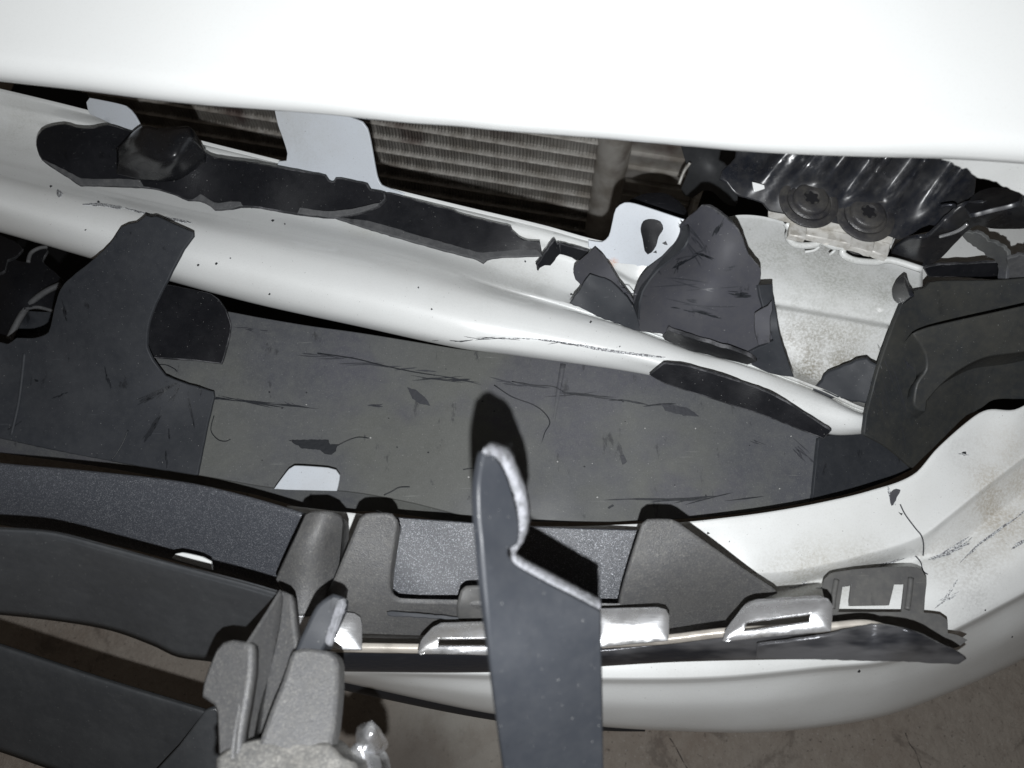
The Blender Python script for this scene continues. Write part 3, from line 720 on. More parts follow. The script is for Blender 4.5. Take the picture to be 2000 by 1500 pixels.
sheet('lower_lip', [(-80, 840, 1), (0, 855), (250, 904), (400, 928), (537, 950), (712, 960), (900, 1005), (965, 1020, 1), (900, 1022), (800, 1006), (720, 998), (660, 1000), (600, 994), (500, 966), (400, 948), (200, 912), (0, 884), (-80, 870, 1)],
      [(-80, 845, .552), (400, 935, .552), (950, 1015, .56), (700, 990, .552)], M['panel'], defl, .003, res=18)
PF = height(PZ)
for xs_ in (((1100, 712), (1085, 800), (1072, 880), (1045, 1008)),):
    tube('fold_line', [(x, y, PF(x, y)-.0022) for x, y in xs_], .0034, M['panel'], PB, 10)
def on_panel(name, pts, m, lift=.0017, jag=.8, parent=None):
    return sheet(name, pts, surf(PB, .0007), M[m], PB, .0004, jag=jag, res=10, step=4, rim=.0001, smooth=False)
on_panel('gouge', [(564, 859), (600, 859), (641, 859), (645, 868), (660, 868), (656, 880), (648, 888), (634, 886), (625, 878), (590, 875)], 'gouge')
on_panel('gouge', [(795, 757), (812, 762), (830, 776), (840, 792), (820, 788), (806, 778)], 'softmark')
on_panel('gouge', [(1290, 788), (1320, 792), (1345, 798), (1366, 813), (1335, 811), (1300, 802)], 'softmark')
random.seed(17)
for a in [(1220, 781, 150, .12, 3, 14, .9), (1330, 975, 170, -.01, 1.5, 22, .9), (733, 792, 36, 0, 3, 7, 1.0), (500, 786, 170, .1, 4, 18, .9), (570, 792, 30, .6, 4, 6, .8), (880, 741, 160, .03, 3, 16, .9),
          (640, 696, 100, .1, 3, 10, .8), (760, 716, 120, .12, 2, 12, .8), (505, 645, 60, .1, 8, 8, .7), (1040, 752, 90, .1, 3, 10, .8), (600, 760, 180, .05, 30, 12, .5), (1000, 860, 200, .1, 50, 14, .4), (1250, 880, 260, .05, 60, 14, .4), (1560, 880, 60, .7, 10, 10, .9), (1480, 860, 40, .4, 5, 6, .8), (760, 900, 200, .2, 40, 12, .5), (690, 830, 40, 1.4, 16, 8, .6)]:
    if a[4] < 30 and a[6] >= .7: bundle(a[0], a[1], a[2]*.8, a[3], a[4], int(a[5]*.6), PB, M['gouge'] if a[5] > 13 else M['softmark'], PB, .0004, a[6]*1.25, 'gouge')
on_panel('gouge', [(1187, 992), (1197, 985), (1199, 988), (1190, 994)], 'gouge')
on_panel('gouge', [(1212, 890), (1218, 888), (1224, 902), (1216, 907)], 'softmark')
tube('crack', [(x, y, PF(x, y)+.0012) for x, y in [(965, 752), (1000, 775), (1040, 790), (1062, 805), (1074, 825), (1064, 845), (1058, 865), (1052, 885), (1048, 905), (1052, 906)]], .0005, M['gouge'], PB, 5)
tube('crack', [(x, y, PF(x, y)+.0012) for x, y in [(905, 917), (930, 914), (990, 914), (1030, 910), (1045, 906), (1040, 930), (1038, 950), (1030, 965), (1045, 960)]], .0005, M['gouge'], PB, 5)
tube('crack', [(x, y, PF(x, y)+.0012) for x, y in [(750, 967), (765, 960), (780, 952), (800, 951)]], .0005, M['gouge'], PB, 5)
tube('crack', [(x, y, PF(x, y)+.0012) for x, y in [(660, 870), (680, 860), (700, 854), (720, 856)]], .0004, M['gouge'], PB, 5)
tube('crack', [(x, y, PF(x, y)+.0012) for x, y in [(620, 690), (690, 700), (740, 712), (800, 725), (850, 733)]], .0005, M['gouge'], PB, 5)
tube('crack', [(x, y, PF(x, y)+.0012) for x, y in [(310, 712), (325, 713), (340, 720), (346, 726)]], .0004, M['gouge'], PB, 5)
tube('crack', [(x, y, PF(x, y)+.0012) for x, y in [(1000, 745), (1040, 752), (1080, 755), (1100, 765)]], .0004, M['gouge'], PB, 5)
tube('crack', [(x, y, PF(x, y)+.0012) for x, y in [(418, 812), (412, 840), (425, 858), (440, 862), (450, 858)]], .0004, M['gouge'], PB, 5)
random.seed(5)
for k in range(34):
    x = random.uniform(450, 1560); y = random.uniform(700, 985)
    r = random.uniform(1, 2.3)
    if y < 683+(x-900)*.13+15 or (x > 1380 and y < 850): continue
    on_panel('dust_speck', [(x-r, y), (x, y-r), (x+r, y), (x, y+r*.8)], 'speck' if random.random() < .55 else 'gouge', jag=.3)
shard('black rubbery strip running along the beam edge down to the deflector end', [(1270, 732, 1), (1283, 722), (1297, 711, 1), (1340, 716), (1400, 733), (1450, 749), (1500, 768), (1562, 802), (1622, 842, 1), (1609, 855, 1), (1550, 833), (1500, 813), (1400, 780), (1300, 748)],
      [(1270, 732, .652), (1300, 711, .664), (1380, 728, .666), (1450, 749, .664), (1550, 795, .66), (1622, 842, .65), (1500, 808, .652), (1400, 775, .654)], 'black', rim=.0012, res=16, name='seal_strip', cat='seal strip')
tp = thing('torn_sheet', 'dark T-shaped torn panel at left, its arm reaching up over the white beam', 'plastic panel', P(220, 700, .5))
TZ = [(285, 422, .690), (375, 458, .688), (180, 510, .662), (325, 547, .668), (290, 650, .635), (110, 640, .62), (0, 670, .60), (322, 736, .606), (415, 768, .594), (384, 925, .589), (125, 884, .586), (-60, 846, .585), (-60, 680, .60), (200, 760, .60)]
TB = sheet('panel_body', [(285, 422, 1), (295, 426), (304, 424, 1), (375, 455, 1), (375, 461, 1), (357, 486), (325, 547), (300, 597), (287, 637), (285, 677), (297, 705), (322, 736, 1), (360, 750), (415, 766, 1), (416, 775), (400, 845), (384, 925, 1), (250, 904), (125, 881), (0, 854), (-80, 838, 1), (-80, 675, 1), (0, 670), (15, 674), (32, 662), (67, 662), (95, 650), (102, 625), (107, 600), (122, 560), (180, 510), (215, 477), (237, 445), (252, 438), (267, 436)],
      TZ, M['panel_dark'], tp, .003, rim=.0009, jag=.4, res=24, wob=.0008)
TF = height(TZ)
for a in [(300, 772, 62, -.5, 7, 22, 1.3), (328, 760, 36, -.6, 4, 10, 1.2), (296, 840, 44, -1.0, 6, 22, 1.5), (211, 742, 26, 1.3, 3, 9, 1.1), (374, 806, 50, 1.35, 3, 9, .9), (118, 772, 26, -.5, 3, 6, 1), (330, 848, 16, 1.5, 3, 6, 1.1), (325, 900, 24, 1.5, 2, 6, .9), (30, 830, 30, -.6, 3, 6, .9),
          (128, 615, 34, 1.4, 5, 9, 1.0), (345, 765, 40, 2.1, 5, 7, .8), (220, 620, 120, -.9, 40, 8, .5), (390, 770, 24, 1.4, 8, 6, .8), (70, 743, 10, 0, 4, 5, 1.2), (255, 860, 60, -1.1, 6, 7, .5), (360, 900, 60, -.1, 4, 6, .5)]:
    if a[6] >= .8: bundle(a[0], a[1], a[2]*.85, a[3], a[4]*.8, int(a[5]*.8), TB, M['gouge'], TB, .0005, a[6]*1.2, 'gouge')
tube('crease', [(x, y, TF(x, y)+.0008) for x, y in [(250, 840), (240, 865), (228, 885), (218, 898)]], .0005, M['gouge'], TB, 5)
tube('crease', [(x, y, TF(x, y)+.0002) for x, y in [(48, 690), (44, 730), (36, 790), (22, 850)]], .0015, M['panel_dark'], tp, 6)
shard('dark rounded flap tucked between the T-shaped panel arm and the white beam', [(300, 560, 1), (326, 557), (375, 566), (412, 575), (425, 584), (440, 606), (450, 636, 1), (445, 665), (432, 709, 1), (375, 702), (300, 697, 1), (270, 690, 1), (270, 600, 1)],
      [(320, 560, .604), (430, 590, .600), (432, 709, .588), (280, 690, .592)], 'black', name='plastic_flap', cat='flap', res=20)
# dark debris at the far left
shard('black crumpled scrap in the left corner under the white beam', [(-80, 430, 1), (0, 459), (25, 470), (46, 486, 1), (30, 500), (14, 506), (10, 528), (-80, 545, 1)], [(-80, 440, .53), (46, 486, .52), (0, 520, .55)], 'black', jag=1.5, name='plastic_scrap', cat='scrap')
scr = thing('plastic_scrap', 'dark green-black ribbed scrap left of the T-shaped panel', 'scrap', P(50, 580, .45))
sheet('scrap_body', [(22, 506, 1), (50, 512), (62, 494), (85, 480), (94, 490, 1), (82, 510), (105, 530), (126, 552, 1), (108, 605), (75, 600), (50, 602), (35, 628), (14, 672, 1), (-80, 655, 1), (-80, 520, 1)], [(30, 510, .50), (120, 555, .49), (100, 600, .50), (-60, 640, .47), (20, 660, .49), (40, 570, .515)], M['black'], scr, .003, jag=.8)
tube('rib', [(118, 556, .505), (92, 568, .509), (68, 585, .509), (50, 604, .507), (34, 630, .503), (18, 662, .497)], .0032, M['rimgrey'], scr, 8)
tube('rib', [(50, 603, .509), (75, 600, .506), (105, 608, .502)], .0018, M['rimgrey'], scr, 8)
tube('rib', [(55, 512, .509), (60, 495, .507), (75, 485, .505), (92, 482, .501)], .002, M['rimgrey'], scr, 8)
sheet('rusty_pocket', [(52, 608, 1), (104, 611, 1), (98, 640), (80, 655), (40, 664), (24, 660, 1)], [(60, 610, .480), (95, 640, .475), (30, 660, .476)], M['panel_dark'], scr, .002)

# ================================================================== WHITE BUMPER COVER
cov = thing('bumper_cover', 'broken white bumper cover sweeping round the bottom right of the picture', 'bumper cover', P(1500, 1250, .35))
R0 = [(540, 985, .60), (700, 1003, .60), (900, 1022, .60), (1100, 1028, .60), (1250, 1023, .612), (1330, 1020, .628), (1400, 1013, .632), (1500, 1000, .635), (1600, 982, .638), (1700, 958, .642), (1785, 926, .646), (1830, 876, .65), (1900, 815, .652), (1930, 800, .653), (1990, 797, .655), (2140, 700, .66)]
R0b = [(x, y+4, z+.0006) for x, y, z in R0]
R1 = [(540, 1085, .594), (1000, 1100, .594), (1250, 1106, .606), (1450, 1110, .624), (1550, 1105, .626), (1700, 1071, .630), (1800, 1038, .634), (1850, 1002, .637), (1925, 942, .640), (2140, 780, .646)]
R1b = [(x, y+9, z-.0005) for x, y, z in R1]
R1c = [(x, y+22, z-.007) for x, y, z in R1]
R2 = [(540, 1125, .578), (1000, 1138, .578), (1250, 1146, .59), (1450, 1150, .607), (1510, 1149, .607), (1590, 1134, .609), (1700, 1108, .611), (1800, 1083, .615), (1850, 1072, .618), (1925, 1012, .621), (2140, 850, .627)]
R2b = [(x, y+8, z-.001) for x, y, z in R2]
R3a = [(540, 1150, .582), (1000, 1165, .582), (1250, 1172, .594), (1450, 1175, .611), (1600, 1160, .614), (1800, 1110, .619), (1900, 1075, .623), (2000, 1010, .627), (2140, 910, .632)]
R3 = [(540, 1190, .586), (1000, 1205, .586), (1250, 1214, .598), (1450, 1215, .616), (1600, 1205, .619), (1800, 1170, .624), (1900, 1135, .627), (2000, 1085, .631), (2140, 1000, .634)]
R4 = [(540, 1300, .58), (1000, 1316, .58), (1180, 1322, .585), (1400, 1319, .595), (1600, 1300, .602), (1750, 1282, .606), (1850, 1234, .612), (2000, 1155, .617), (2140, 1075, .62)]
R4b = [(x, y+6, z-.004) for x, y, z in R4]
R4c = [(x, y+14, z-.018) for x, y, z in R4]
R5 = [(540, 1306, .54), (655, 1322, .54), (960, 1358, .54), (1180, 1375, .54), (1350, 1378, .545), (1500, 1371, .55), (1650, 1352, .55), (1750, 1335, .552), (1900, 1278, .555), (2000, 1228, .56), (2140, 1150, .56)]
R6 = [(540, 1308, .51), (655, 1328, .51), (960, 1386, .50), (1180, 1412, .49), (1350, 1421, .49), (1500, 1422, .49), (1650, 1406, .49), (1750, 1384, .49), (1900, 1326, .49), (2000, 1279, .49), (2140, 1198, .49)]
R7 = [(x, y+(2 if x < 700 else 8), z-.028) for x, y, z in R6]
R8 = [(x, y-2, z-.05) for x, y, z in R7]
CS = loft('cover_shell', [R0, R0b, R1, R1b, R1c, R2, R2b, R3a, R3, R4, R4b, R4c, R5, R6, R7, R8], M['cover'], cov, 560, 2380, 210, 5, .003)
# raised pad moulded into the cover
loft('black_lip', [[(560, 1300, .485), (655, 1324, .485), (960, 1384, .475), (1180, 1413, .465), (1300, 1424, .465)], [(560, 1322, .47), (655, 1343, .47), (960, 1404, .46), (1180, 1426, .455), (1300, 1428, .46)], [(560, 1322, .45), (655, 1345, .45), (960, 1406, .44), (1180, 1427, .44), (1300, 1429, .45)]], M['rubber'], cov, 560, 1260, 60, 4, .002)
sheet('mounting_tab', [(536, 955, 1), (565, 917), (575, 911), (640, 915), (655, 919), (662, 929), (657, 958, 1)], [(536, 955, .582), (660, 958, .582), (600, 912, .590)], M['tab'], cov, .0022, res=14)
sheet('mounting_tab', [(336, 1090, 1), (343, 1083), (355, 1081), (395, 1090), (410, 1098), (413, 1112, 1)], [(336, 1090, .665), (413, 1112, .665), (370, 1082, .667)], M['cover'], cov, .002, res=10)
def on_cover(name, pts, z, m, par=cov): return sheet(name, pts, surf(CS, .0007), M[m], CS, .0004, jag=.8, res=9, step=4, rim=.0001)
on_cover('paint_chip', [(1738, 968), (1746, 957), (1759, 956), (1752, 972), (1742, 988)], .5, 'shard')
for pts in [[(1878, 884), (1886, 882), (1888, 887)], [(1755, 1001), (1763, 1003), (1761, 1006)]]:
    zz = .4945 if pts[0][1] > 1000 and pts[0][0] > 1800 else .506
    on_cover('scratch', pts, zz, 'gouge')
sf = surf(CS, .0004)
tube('crack', [(x, y, sf(x, y)) for x, y in [(1758, 985), (1768, 1005), (1788, 1032), (1800, 1047), (1804, 1065), (1803, 1085)]], .0005, M['softmark'], CS, 5)
tube('crack', [(x, y, sf(x, y)) for x, y in [(1788, 1086), (1798, 1098), (1803, 1115), (1812, 1122)]], .0005, M['softmark'], CS, 5)
random.seed(41)
for a in [(1745, 975, 34, 1.2, 5, 12, 1.6), (1935, 1047, 80, -.68, 2, 14, 1.2), (1992, 1063, 26, -.6, 4, 10, 1.2), (1850, 1168, 30, -.5, 8, 10, .8), (1860, 1150, 34, -1.0, 5, 8, .7), (1640, 1145, 60, -.2, 5, 12, .6), (1740, 1100, 60, -.25, 5, 12, .7), (1565, 1142, 30, -.3, 4, 8, .9), (1840, 1082, 60, -.4, 5, 14, 1.0), (1880, 1060, 60, -.6, 5, 12, .8), (1885, 886, 16, 0, 8, 6, .7)]:
    bundle(a[0], a[1], a[2], a[3], a[4], int(a[5]*.7), CS, M['graze'], CS, .0005, a[6], 'scuff')
for x, y, r in [(1383, 1042, 3), (1425, 1058, 1.5), (1925, 1192, 2), (1977, 1245, 2), (1678, 1312, 3)]:
    on_cover('grit', [(x-r, y+r*.5), (x, y-r), (x+r, y-r*.3), (x, y+r*.6)], .508 if y < 1070 else (.497 if y < 1230 else .475), 'gouge')

# ================================================================== GRILLE
gr = thing('grille', 'broken dark grille of three long slats and dusty grey posts at lower left', 'grille', P(600, 1250, .45))
SA = [[(-80, 893, .655), (0, 904, .655), (150, 917, .655), (360, 941, .655), (480, 968, .655), (600, 1003, .655)],
      [(-80, 897, .6565), (0, 908, .6565), (150, 921, .6565), (360, 945, .6565), (480, 972, .6565), (600, 1007, .6565)],
      [(-80, 945, .645), (0, 958, .645), (150, 978, .645), (360, 1010, .645), (480, 1040, .645), (600, 1072, .645)],
      [(-80, 1010, .62), (0, 1025, .62), (200, 1060, .62), (340, 1095, .62), (540, 1155, .62), (620, 1180, .62)]]
loft('slat', SA, M['spark'], gr, -380, 598, 70, 5, .003)
SB = [[(-80, 1027, .728), (0, 1030, .728), (100, 1037, .728), (200, 1062, .728), (350, 1102, .728), (480, 1137, .728), (560, 1160, .728)],
      [(-80, 1032, .7315), (0, 1035, .7315), (100, 1042, .7315), (200, 1067, .7315), (350, 1107, .7315), (480, 1142, .7315), (560, 1165, .7315)],
      [(-80, 1041, .728), (0, 1044, .728), (100, 1052, .728), (200, 1077, .728), (350, 1118, .728), (480, 1151, .728), (560, 1175, .728)],
      [(-80, 1110, .69), (0, 1114, .69), (100, 1122, .69), (200, 1140, .69), (350, 1180, .69), (480, 1215, .69), (560, 1235, .69)],
      [(-80, 1196, .635), (0, 1201, .635), (130, 1216, .635), (220, 1233, .635), (300, 1262, .635), (345, 1283, .635), (420, 1294, .635), (480, 1310, .635), (560, 1340, .635)]]
loft('slat', SB, M['slat'], gr, -380, 547, 70, 5, .0035)
SC = [[(-80, 1232, .538), (0, 1256, .538), (200, 1322, .538), (390, 1380, .538), (440, 1396, .538)],
      [(-80, 1240, .5425), (0, 1264, .5425), (200, 1330, .5425), (390, 1388, .5425), (440, 1404, .5425)],
      [(-80, 1256, .539), (0, 1280, .539), (200, 1344, .539), (390, 1400, .539), (440, 1416, .539)],
      [(-80, 1350, .50), (0, 1372, .50), (200, 1430, .50), (390, 1480, .50), (440, 1492, .50)],
      [(-80, 1446, .45), (0, 1469, .45), (95, 1502, .45), (200, 1535, .45), (390, 1600, .45), (440, 1612, .45)]]
loft('slat', SC, M['slat'], gr, -380, 408, 60, 5, .0035)
sheet('slat_end', [(402, 1392, 1), (420, 1386), (429, 1396), (433, 1530, 1), (285, 1530, 1), (350, 1460, 1)], [(402, 1392, .5445), (430, 1400, .5415), (433, 1520, .53), (290, 1520, .505)], M['slat'], gr, .004, rim=.0015, res=18)
# rear posts
sheet('post', [(597, 1006, 1), (606, 1002), (652, 1006), (666, 1012), (669, 1022), (666, 1060), (662, 1100), (652, 1137, 1), (630, 1170), (606, 1198, 1), (567, 1200, 1), (563, 1165), (550, 1147), (540, 1132, 1), (560, 1090), (580, 1045)],
      [(600, 1005, .703), (628, 1008, .710), (667, 1015, .694), (540, 1132, .676), (590, 1130, .690), (615, 1100, .696), (655, 1120, .668), (590, 1195, .680), (622, 1050, .708), (662, 1060, .680)], M['post'], gr, .016, vertical=True, rim=.0022, res=14)
sheet('post', [(707, 1017, 1), (716, 1011), (735, 1010), (762, 1011), (769, 1020), (764, 1060), (758, 1100), (755, 1145), (759, 1163), (778, 1177), (900, 1181), (1050, 1186), (1215, 1188, 1), (1225, 1250, 1), (1000, 1246), (825, 1241), (700, 1237), (600, 1238, 1), (628, 1185), (650, 1150), (680, 1080)],
      [(710, 1015, .705), (765, 1015, .705), (655, 1150, .676), (760, 1150, .678), (900, 1185, .665), (1215, 1190, .665), (640, 1230, .645), (825, 1238, .63), (1215, 1245, .63), (740, 1090, .692)], M['post'], gr, .016, vertical=True, rim=.0022, res=16)
sheet('crossbar_scrape', [(756, 1195), (765, 1194), (830, 1200), (895, 1206), (895, 1210), (830, 1205), (758, 1201)], [(756, 1198, .6655), (895, 1208, .6605)], M['panel_dark'], gr, .001, jag=.8, res=9)
sheet('post', [(1260, 1027, 1), (1268, 1021), (1312, 1021), (1323, 1026, 1), (1400, 1082), (1460, 1125), (1514, 1160, 1), (1480, 1172), (1460, 1180), (1425, 1215), (1410, 1240, 1), (1300, 1240, 1), (1214, 1188, 1), (1222, 1150), (1240, 1090)],
      [(1262, 1025, .706), (1320, 1023, .704), (1512, 1160, .655), (1216, 1186, .665), (1320, 1235, .62), (1420, 1215, .622), (1300, 1120, .688), (1400, 1140, .668)], M['post'], gr, .016, vertical=True, rim=.002, res=16)
sheet('backing_panel', [(735, 998, 1), (770, 1011), (900, 1021), (1035, 1030), (1200, 1036), (1275, 1038, 1), (1240, 1200, 1), (900, 1200, 1), (740, 1195, 1)],
      [(735, 1000, .645), (1275, 1038, .645), (1240, 1200, .622), (740, 1195, .622)], M['spark'], gr, .003, res=24, wob=.0006)
tube('crack', [(771, 1013, .6465), (778, 1022, .6460), (783, 1030, .6455), (781, 1042, .6445)], .0005, M['gouge'], gr, 5)
# front posts
sheet('post_face', [(398, 1358, 1), (400, 1338), (413, 1300), (425, 1272), (436, 1260), (450, 1257), (484, 1263, 1), (483, 1310), (474, 1370), (462, 1440), (455, 1530, 1), (433, 1530, 1), (427, 1390, 1), (420, 1371)],
      [(400, 1340, .766), (482, 1263, .778), (455, 1530, .778)], M['post'], gr, .014, vertical=True, rim=.002, res=12)
sheet('post_face', [(484, 1262, 1), (530, 1190), (550, 1156, 1), (553, 1170), (546, 1230), (530, 1300), (505, 1390), (480, 1530, 1), (455, 1530, 1), (462, 1440), (474, 1370), (483, 1310)],
      [(482, 1263, .778), (455, 1530, .778), (530, 1300, .744)], M['post'], gr, .014, vertical=True, rim=.0012, res=12)
sheet('post_face', [(550, 1156, 1), (562, 1165), (566, 1190), (570, 1230), (575, 1267, 1), (566, 1302), (550, 1340), (527, 1385), (507, 1440), (494, 1530, 1), (480, 1530, 1), (505, 1390), (530, 1300), (546, 1230), (553, 1170)],
      [(530, 1300, .744), (480, 1530, .744), (574, 1267, .752)], M['post'], gr, .014, vertical=True, rim=.0016, res=12)
sheet('post_face', [(577, 1277, 1), (595, 1273), (640, 1279), (650, 1288), (653, 1300, 1), (652, 1350), (645, 1420), (637, 1460, 1), (560, 1475), (498, 1500, 1), (512, 1460), (540, 1380), (560, 1330)],
      [(580, 1285, .766), (650, 1290, .764), (540, 1480, .776)], M['post'], gr, .014, vertical=True, rim=.0026, res=12)
sheet('post_foot', [(433, 1480, 1), (455, 1462), (500, 1448), (560, 1455), (637, 1458), (655, 1475), (690, 1490, 1), (690, 1530, 1), (433, 1530, 1)], [(433, 1480, .781), (690, 1500, .779), (560, 1520, .785)], M['post_dusty'], gr, .03, vertical=True, rim=.003, res=14, wob=.001, wobs=20)
sheet('post_finger', [(652, 1167, 1), (665, 1170, 1), (662, 1184), (648, 1215), (632, 1257), (615, 1282, 1), (580, 1282, 1), (592, 1253), (625, 1187)], [(658, 1170, .766), (625, 1187, .768), (632, 1257, .762), (585, 1280, .762)], M['panel_dark'], gr, .014, vertical=True, rim=.002, res=12)
random.seed(61)
sheet('torn_edge', [(660, 1173, 1), (667, 1171, 1), (668, 1182), (657, 1212), (648, 1240), (642, 1259, 1), (635, 1256, 1), (641, 1230), (654, 1192)], [(665, 1171, .7675), (650, 1240, .765), (640, 1258, .7635)], M['torn'], gr, .003, jag=1.4, res=9, step=4)

# ================================================================== CHROME TRIM
def facing(x0, y0, z0, tx=0.0, ty=0.0):
    """a flat plate tipped by a few degrees from square-on to the phone"""
    p = P(x0, y0, z0); n_ = ((CAM + flash.location)*.5 - p).normalized() + Vector((tx, ty, 0)); n_.normalize()
    def f(x, y):
        r = ray(x, y); return (CAM + r*((p-CAM).dot(n_)/r.dot(n_))).z
    return f
ch = thing('chrome_trim', 'bent chrome trim strip with two slotted loops, crossing the lower bumper', 'trim strip', P(1200, 1270, .5))
def CZ(x): return 0.108 + max(0, min(1, (x-1150)/500))*0.035
def cz(l): return [(p[0], p[1], p[2]+CZ(p[0])) for p in l]
T0 = [(560, 1266, .545), (700, 1268, .545), (960, 1272, .546), (1170, 1266, .548), (1300, 1252, .55), (1420, 1236, .552), (1600, 1225, .552), (1720, 1224, .55), (1800, 1238, .55)]
T0 = cz(T0)
T1 = [(x, y+5, z+.002) for x, y, z in T0]
T2 = [(560, 1283, .543), (700, 1284, .543), (960, 1288, .544), (1170, 1283, .546), (1300, 1268, .548), (1420, 1255, .55), (1600, 1240, .55), (1720, 1240, .55), (1800, 1256, .548)]
T2 = cz(T2)
T3 = [(560, 1308, .525), (700, 1311, .525), (960, 1312, .526), (1170, 1301, .53), (1300, 1293, .53), (1420, 1289, .53), (1600, 1286, .53), (1720, 1290, .53), (1800, 1293, .53)]
T3 = cz(T3)
T4 = [(x, y, z-.012) for x, y, z in T3]
loft('trim_bar', [T0, T1, T2, T3, T4], M['dchrome'], ch, 560, 1700, 120, 5, .002)
U0 = [(560, 1253, .552), (700, 1256, .552), (960, 1258, .553), (1170, 1248, .555), (1300, 1240, .556), (1420, 1226, .558), (1600, 1218, .558), (1690, 1211, .558), (1740, 1223, .556), (1790, 1238, .552)]
U0 = cz(U0)
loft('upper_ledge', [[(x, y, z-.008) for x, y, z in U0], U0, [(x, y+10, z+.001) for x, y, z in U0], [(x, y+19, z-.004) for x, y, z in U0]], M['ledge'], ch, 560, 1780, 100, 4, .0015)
sheet('dark_end', [(1480, 1262, 1), (1600, 1246), (1712, 1222), (1787, 1238), (1847, 1267, 1), (1862, 1272), (1887, 1287, 1), (1872, 1297, 1), (1820, 1295), (1765, 1292), (1600, 1288), (1480, 1286, 1)],
      cz([(1480, 1265, .556), (1480, 1286, .544), (1712, 1224, .562), (1760, 1265, .568), (1887, 1287, .550), (1765, 1292, .548), (1640, 1270, .558)]), M['dchrome'], ch, .002, jag=.7, res=14)
sheet('tab', [(560, 1197, 1), (640, 1196), (692, 1199), (703, 1206), (706, 1220), (706, 1268, 1), (560, 1268, 1)], facing(640, 1230, .672, .05, .16), M['chrome'], ch, .002, rim=.0012, res=8, dome=.002, wob=.0003, wobs=60)
sheet('tab', [(1160, 1190, 1), (1285, 1187), (1300, 1191), (1306, 1202), (1304, 1250, 1), (1160, 1264, 1)], facing(1230, 1225, .690, .02, .17), M['chrome'], ch, .002, rim=.0012, res=8, dome=.0025, wob=.0003, wobs=60)
sheet('slotted_loop', [(817, 1276, 1), (822, 1252), (846, 1225), (862, 1217), (990, 1215), (1010, 1225), (1012, 1280, 1)], facing(920, 1240, .684, .0, .18), M['chrome'], ch, .0018, rim=.0007, res=6, dome=.0035, wob=.0003, wobs=60, holes=[[(856, 1246, 1), (980, 1245, 1), (980, 1264, 1), (854, 1264, 1)]])
sheet('slotted_loop', [(1413, 1252, 1), (1417, 1232), (1440, 1200), (1456, 1180), (1475, 1172), (1600, 1164), (1617, 1169), (1626, 1182), (1622, 1232, 1)], facing(1530, 1200, .706, .04, .19), M['chrome'], ch, .0018, rim=.0007, res=6, dome=.0035, wob=.0003, wobs=60, holes=[[(1456, 1214, 1), (1584, 1197, 1), (1582, 1217, 1), (1475, 1232), (1450, 1234, 1)]])
sheet('grey_clip', [(904, 1156, 1), (911, 1150), (990, 1150, 1), (990, 1213, 1), (897, 1212, 1), (898, 1182)], [(905, 1152, .672), (990, 1152, .672), (900, 1182, .669), (900, 1212, .655), (990, 1212, .655)], M['clip'], ch, .02, vertical=True, rim=.0018, res=12)
clip = thing('mounting_clip', 'flat grey plastic mounting clip with a U-shaped slot beside the right chrome loop', 'clip', P(1710, 1160, .53))
sheet('clip_plate', [(1607, 1147, 1), (1611, 1132), (1621, 1121), (1675, 1112), (1780, 1107), (1801, 1114), (1809, 1130), (1806, 1165), (1804, 1197, 1), (1836, 1201), (1849, 1210), (1851, 1237, 1), (1870, 1241), (1889, 1250, 1), (1875, 1261), (1847, 1267), (1817, 1261), (1775, 1241), (1700, 1225), (1624, 1214, 1)],
      [(1611, 1130, .646), (1800, 1115, .646), (1624, 1212, .648), (1850, 1250, .644)], M['clip'], clip, .0012, rim=.0004, jag=.25, res=16,
      holes=[[(1645, 1144, 1), (1664, 1142, 1), (1659, 1182, 1), (1736, 1181, 1), (1746, 1140, 1), (1768, 1140, 1), (1762, 1196, 1), (1637, 1196, 1)]])
tube('rib', [(1634, 1133, .6475), (1629, 1160, .648), (1626, 1188, .6485)], .002, M['clip'], clip, 8)
tube('rib', [(1779, 1129, .647), (1776, 1160, .647), (1772, 1190, .6475)], .002, M['clip'], clip, 8)
# ================================================================== BROKEN PRONG STANDING UP
pr = thing('broken_bar', 'broken dark grille bar with a pale torn tip sticking up at centre bottom', 'grille bar', P(1080, 1500, .6))
ZP = [(965, 870, .885), (945, 950, .885), (1030, 1000, .868), (1000, 1075, .868), (1170, 1200, .845), (945, 1100, .878), (1172, 1500, .80), (990, 1500, .815), (1060, 1350, .842)]
sheet('bar_face', [(948, 884, 1), (958, 884), (983, 921), (1000, 970), (1011, 1020), (1009, 1059), (991, 1070), (990, 1083), (1007, 1106), (1070, 1143), (1114, 1166), (1171, 1196, 1), (1173, 1325), (1176, 1540, 1), (994, 1540, 1), (975, 1400), (965, 1312), (957, 1225), (950, 1140), (944, 1055), (939, 1010), (938, 942)],
      ZP, M['prong'], pr, .004, rim=.0012, res=20)
Z2 = [(965, 870, .880), (1030, 1000, .858), (1000, 1075, .862), (1172, 1190, .838), (985, 1080, .868), (950, 880, .887), (1000, 1110, .867), (1168, 1206, .846)]
tz = height(Z2)
bm = bmesh.new()
outer = densify([(946, 880), (953, 870), (965, 867), (978, 873), (992, 876), (1010, 915), (1025, 955), (1032, 992), (1031, 1025), (1022, 1050), (1002, 1077), (1018, 1092), (1040, 1104), (1100, 1135), (1171, 1172)], 5, True, .9, False)
inner = densify([(947, 893), (952, 894), (957, 896), (961, 900), (966, 908), (980, 940), (993, 978), (1003, 1015), (1003, 1040), (998, 1062), (982, 1070), (984, 1090), (1004, 1114), (1064, 1152), (1170, 1208)], 5, True, .9, False)
N = 120; rows_ = []
def samp(pl, t):
    q = t*(len(pl)-1); i = min(int(q), len(pl)-2); f = q-i
    return (pl[i][0]*(1-f)+pl[i+1][0]*f, pl[i][1]*(1-f)+pl[i+1][1]*f)
random.seed(11)
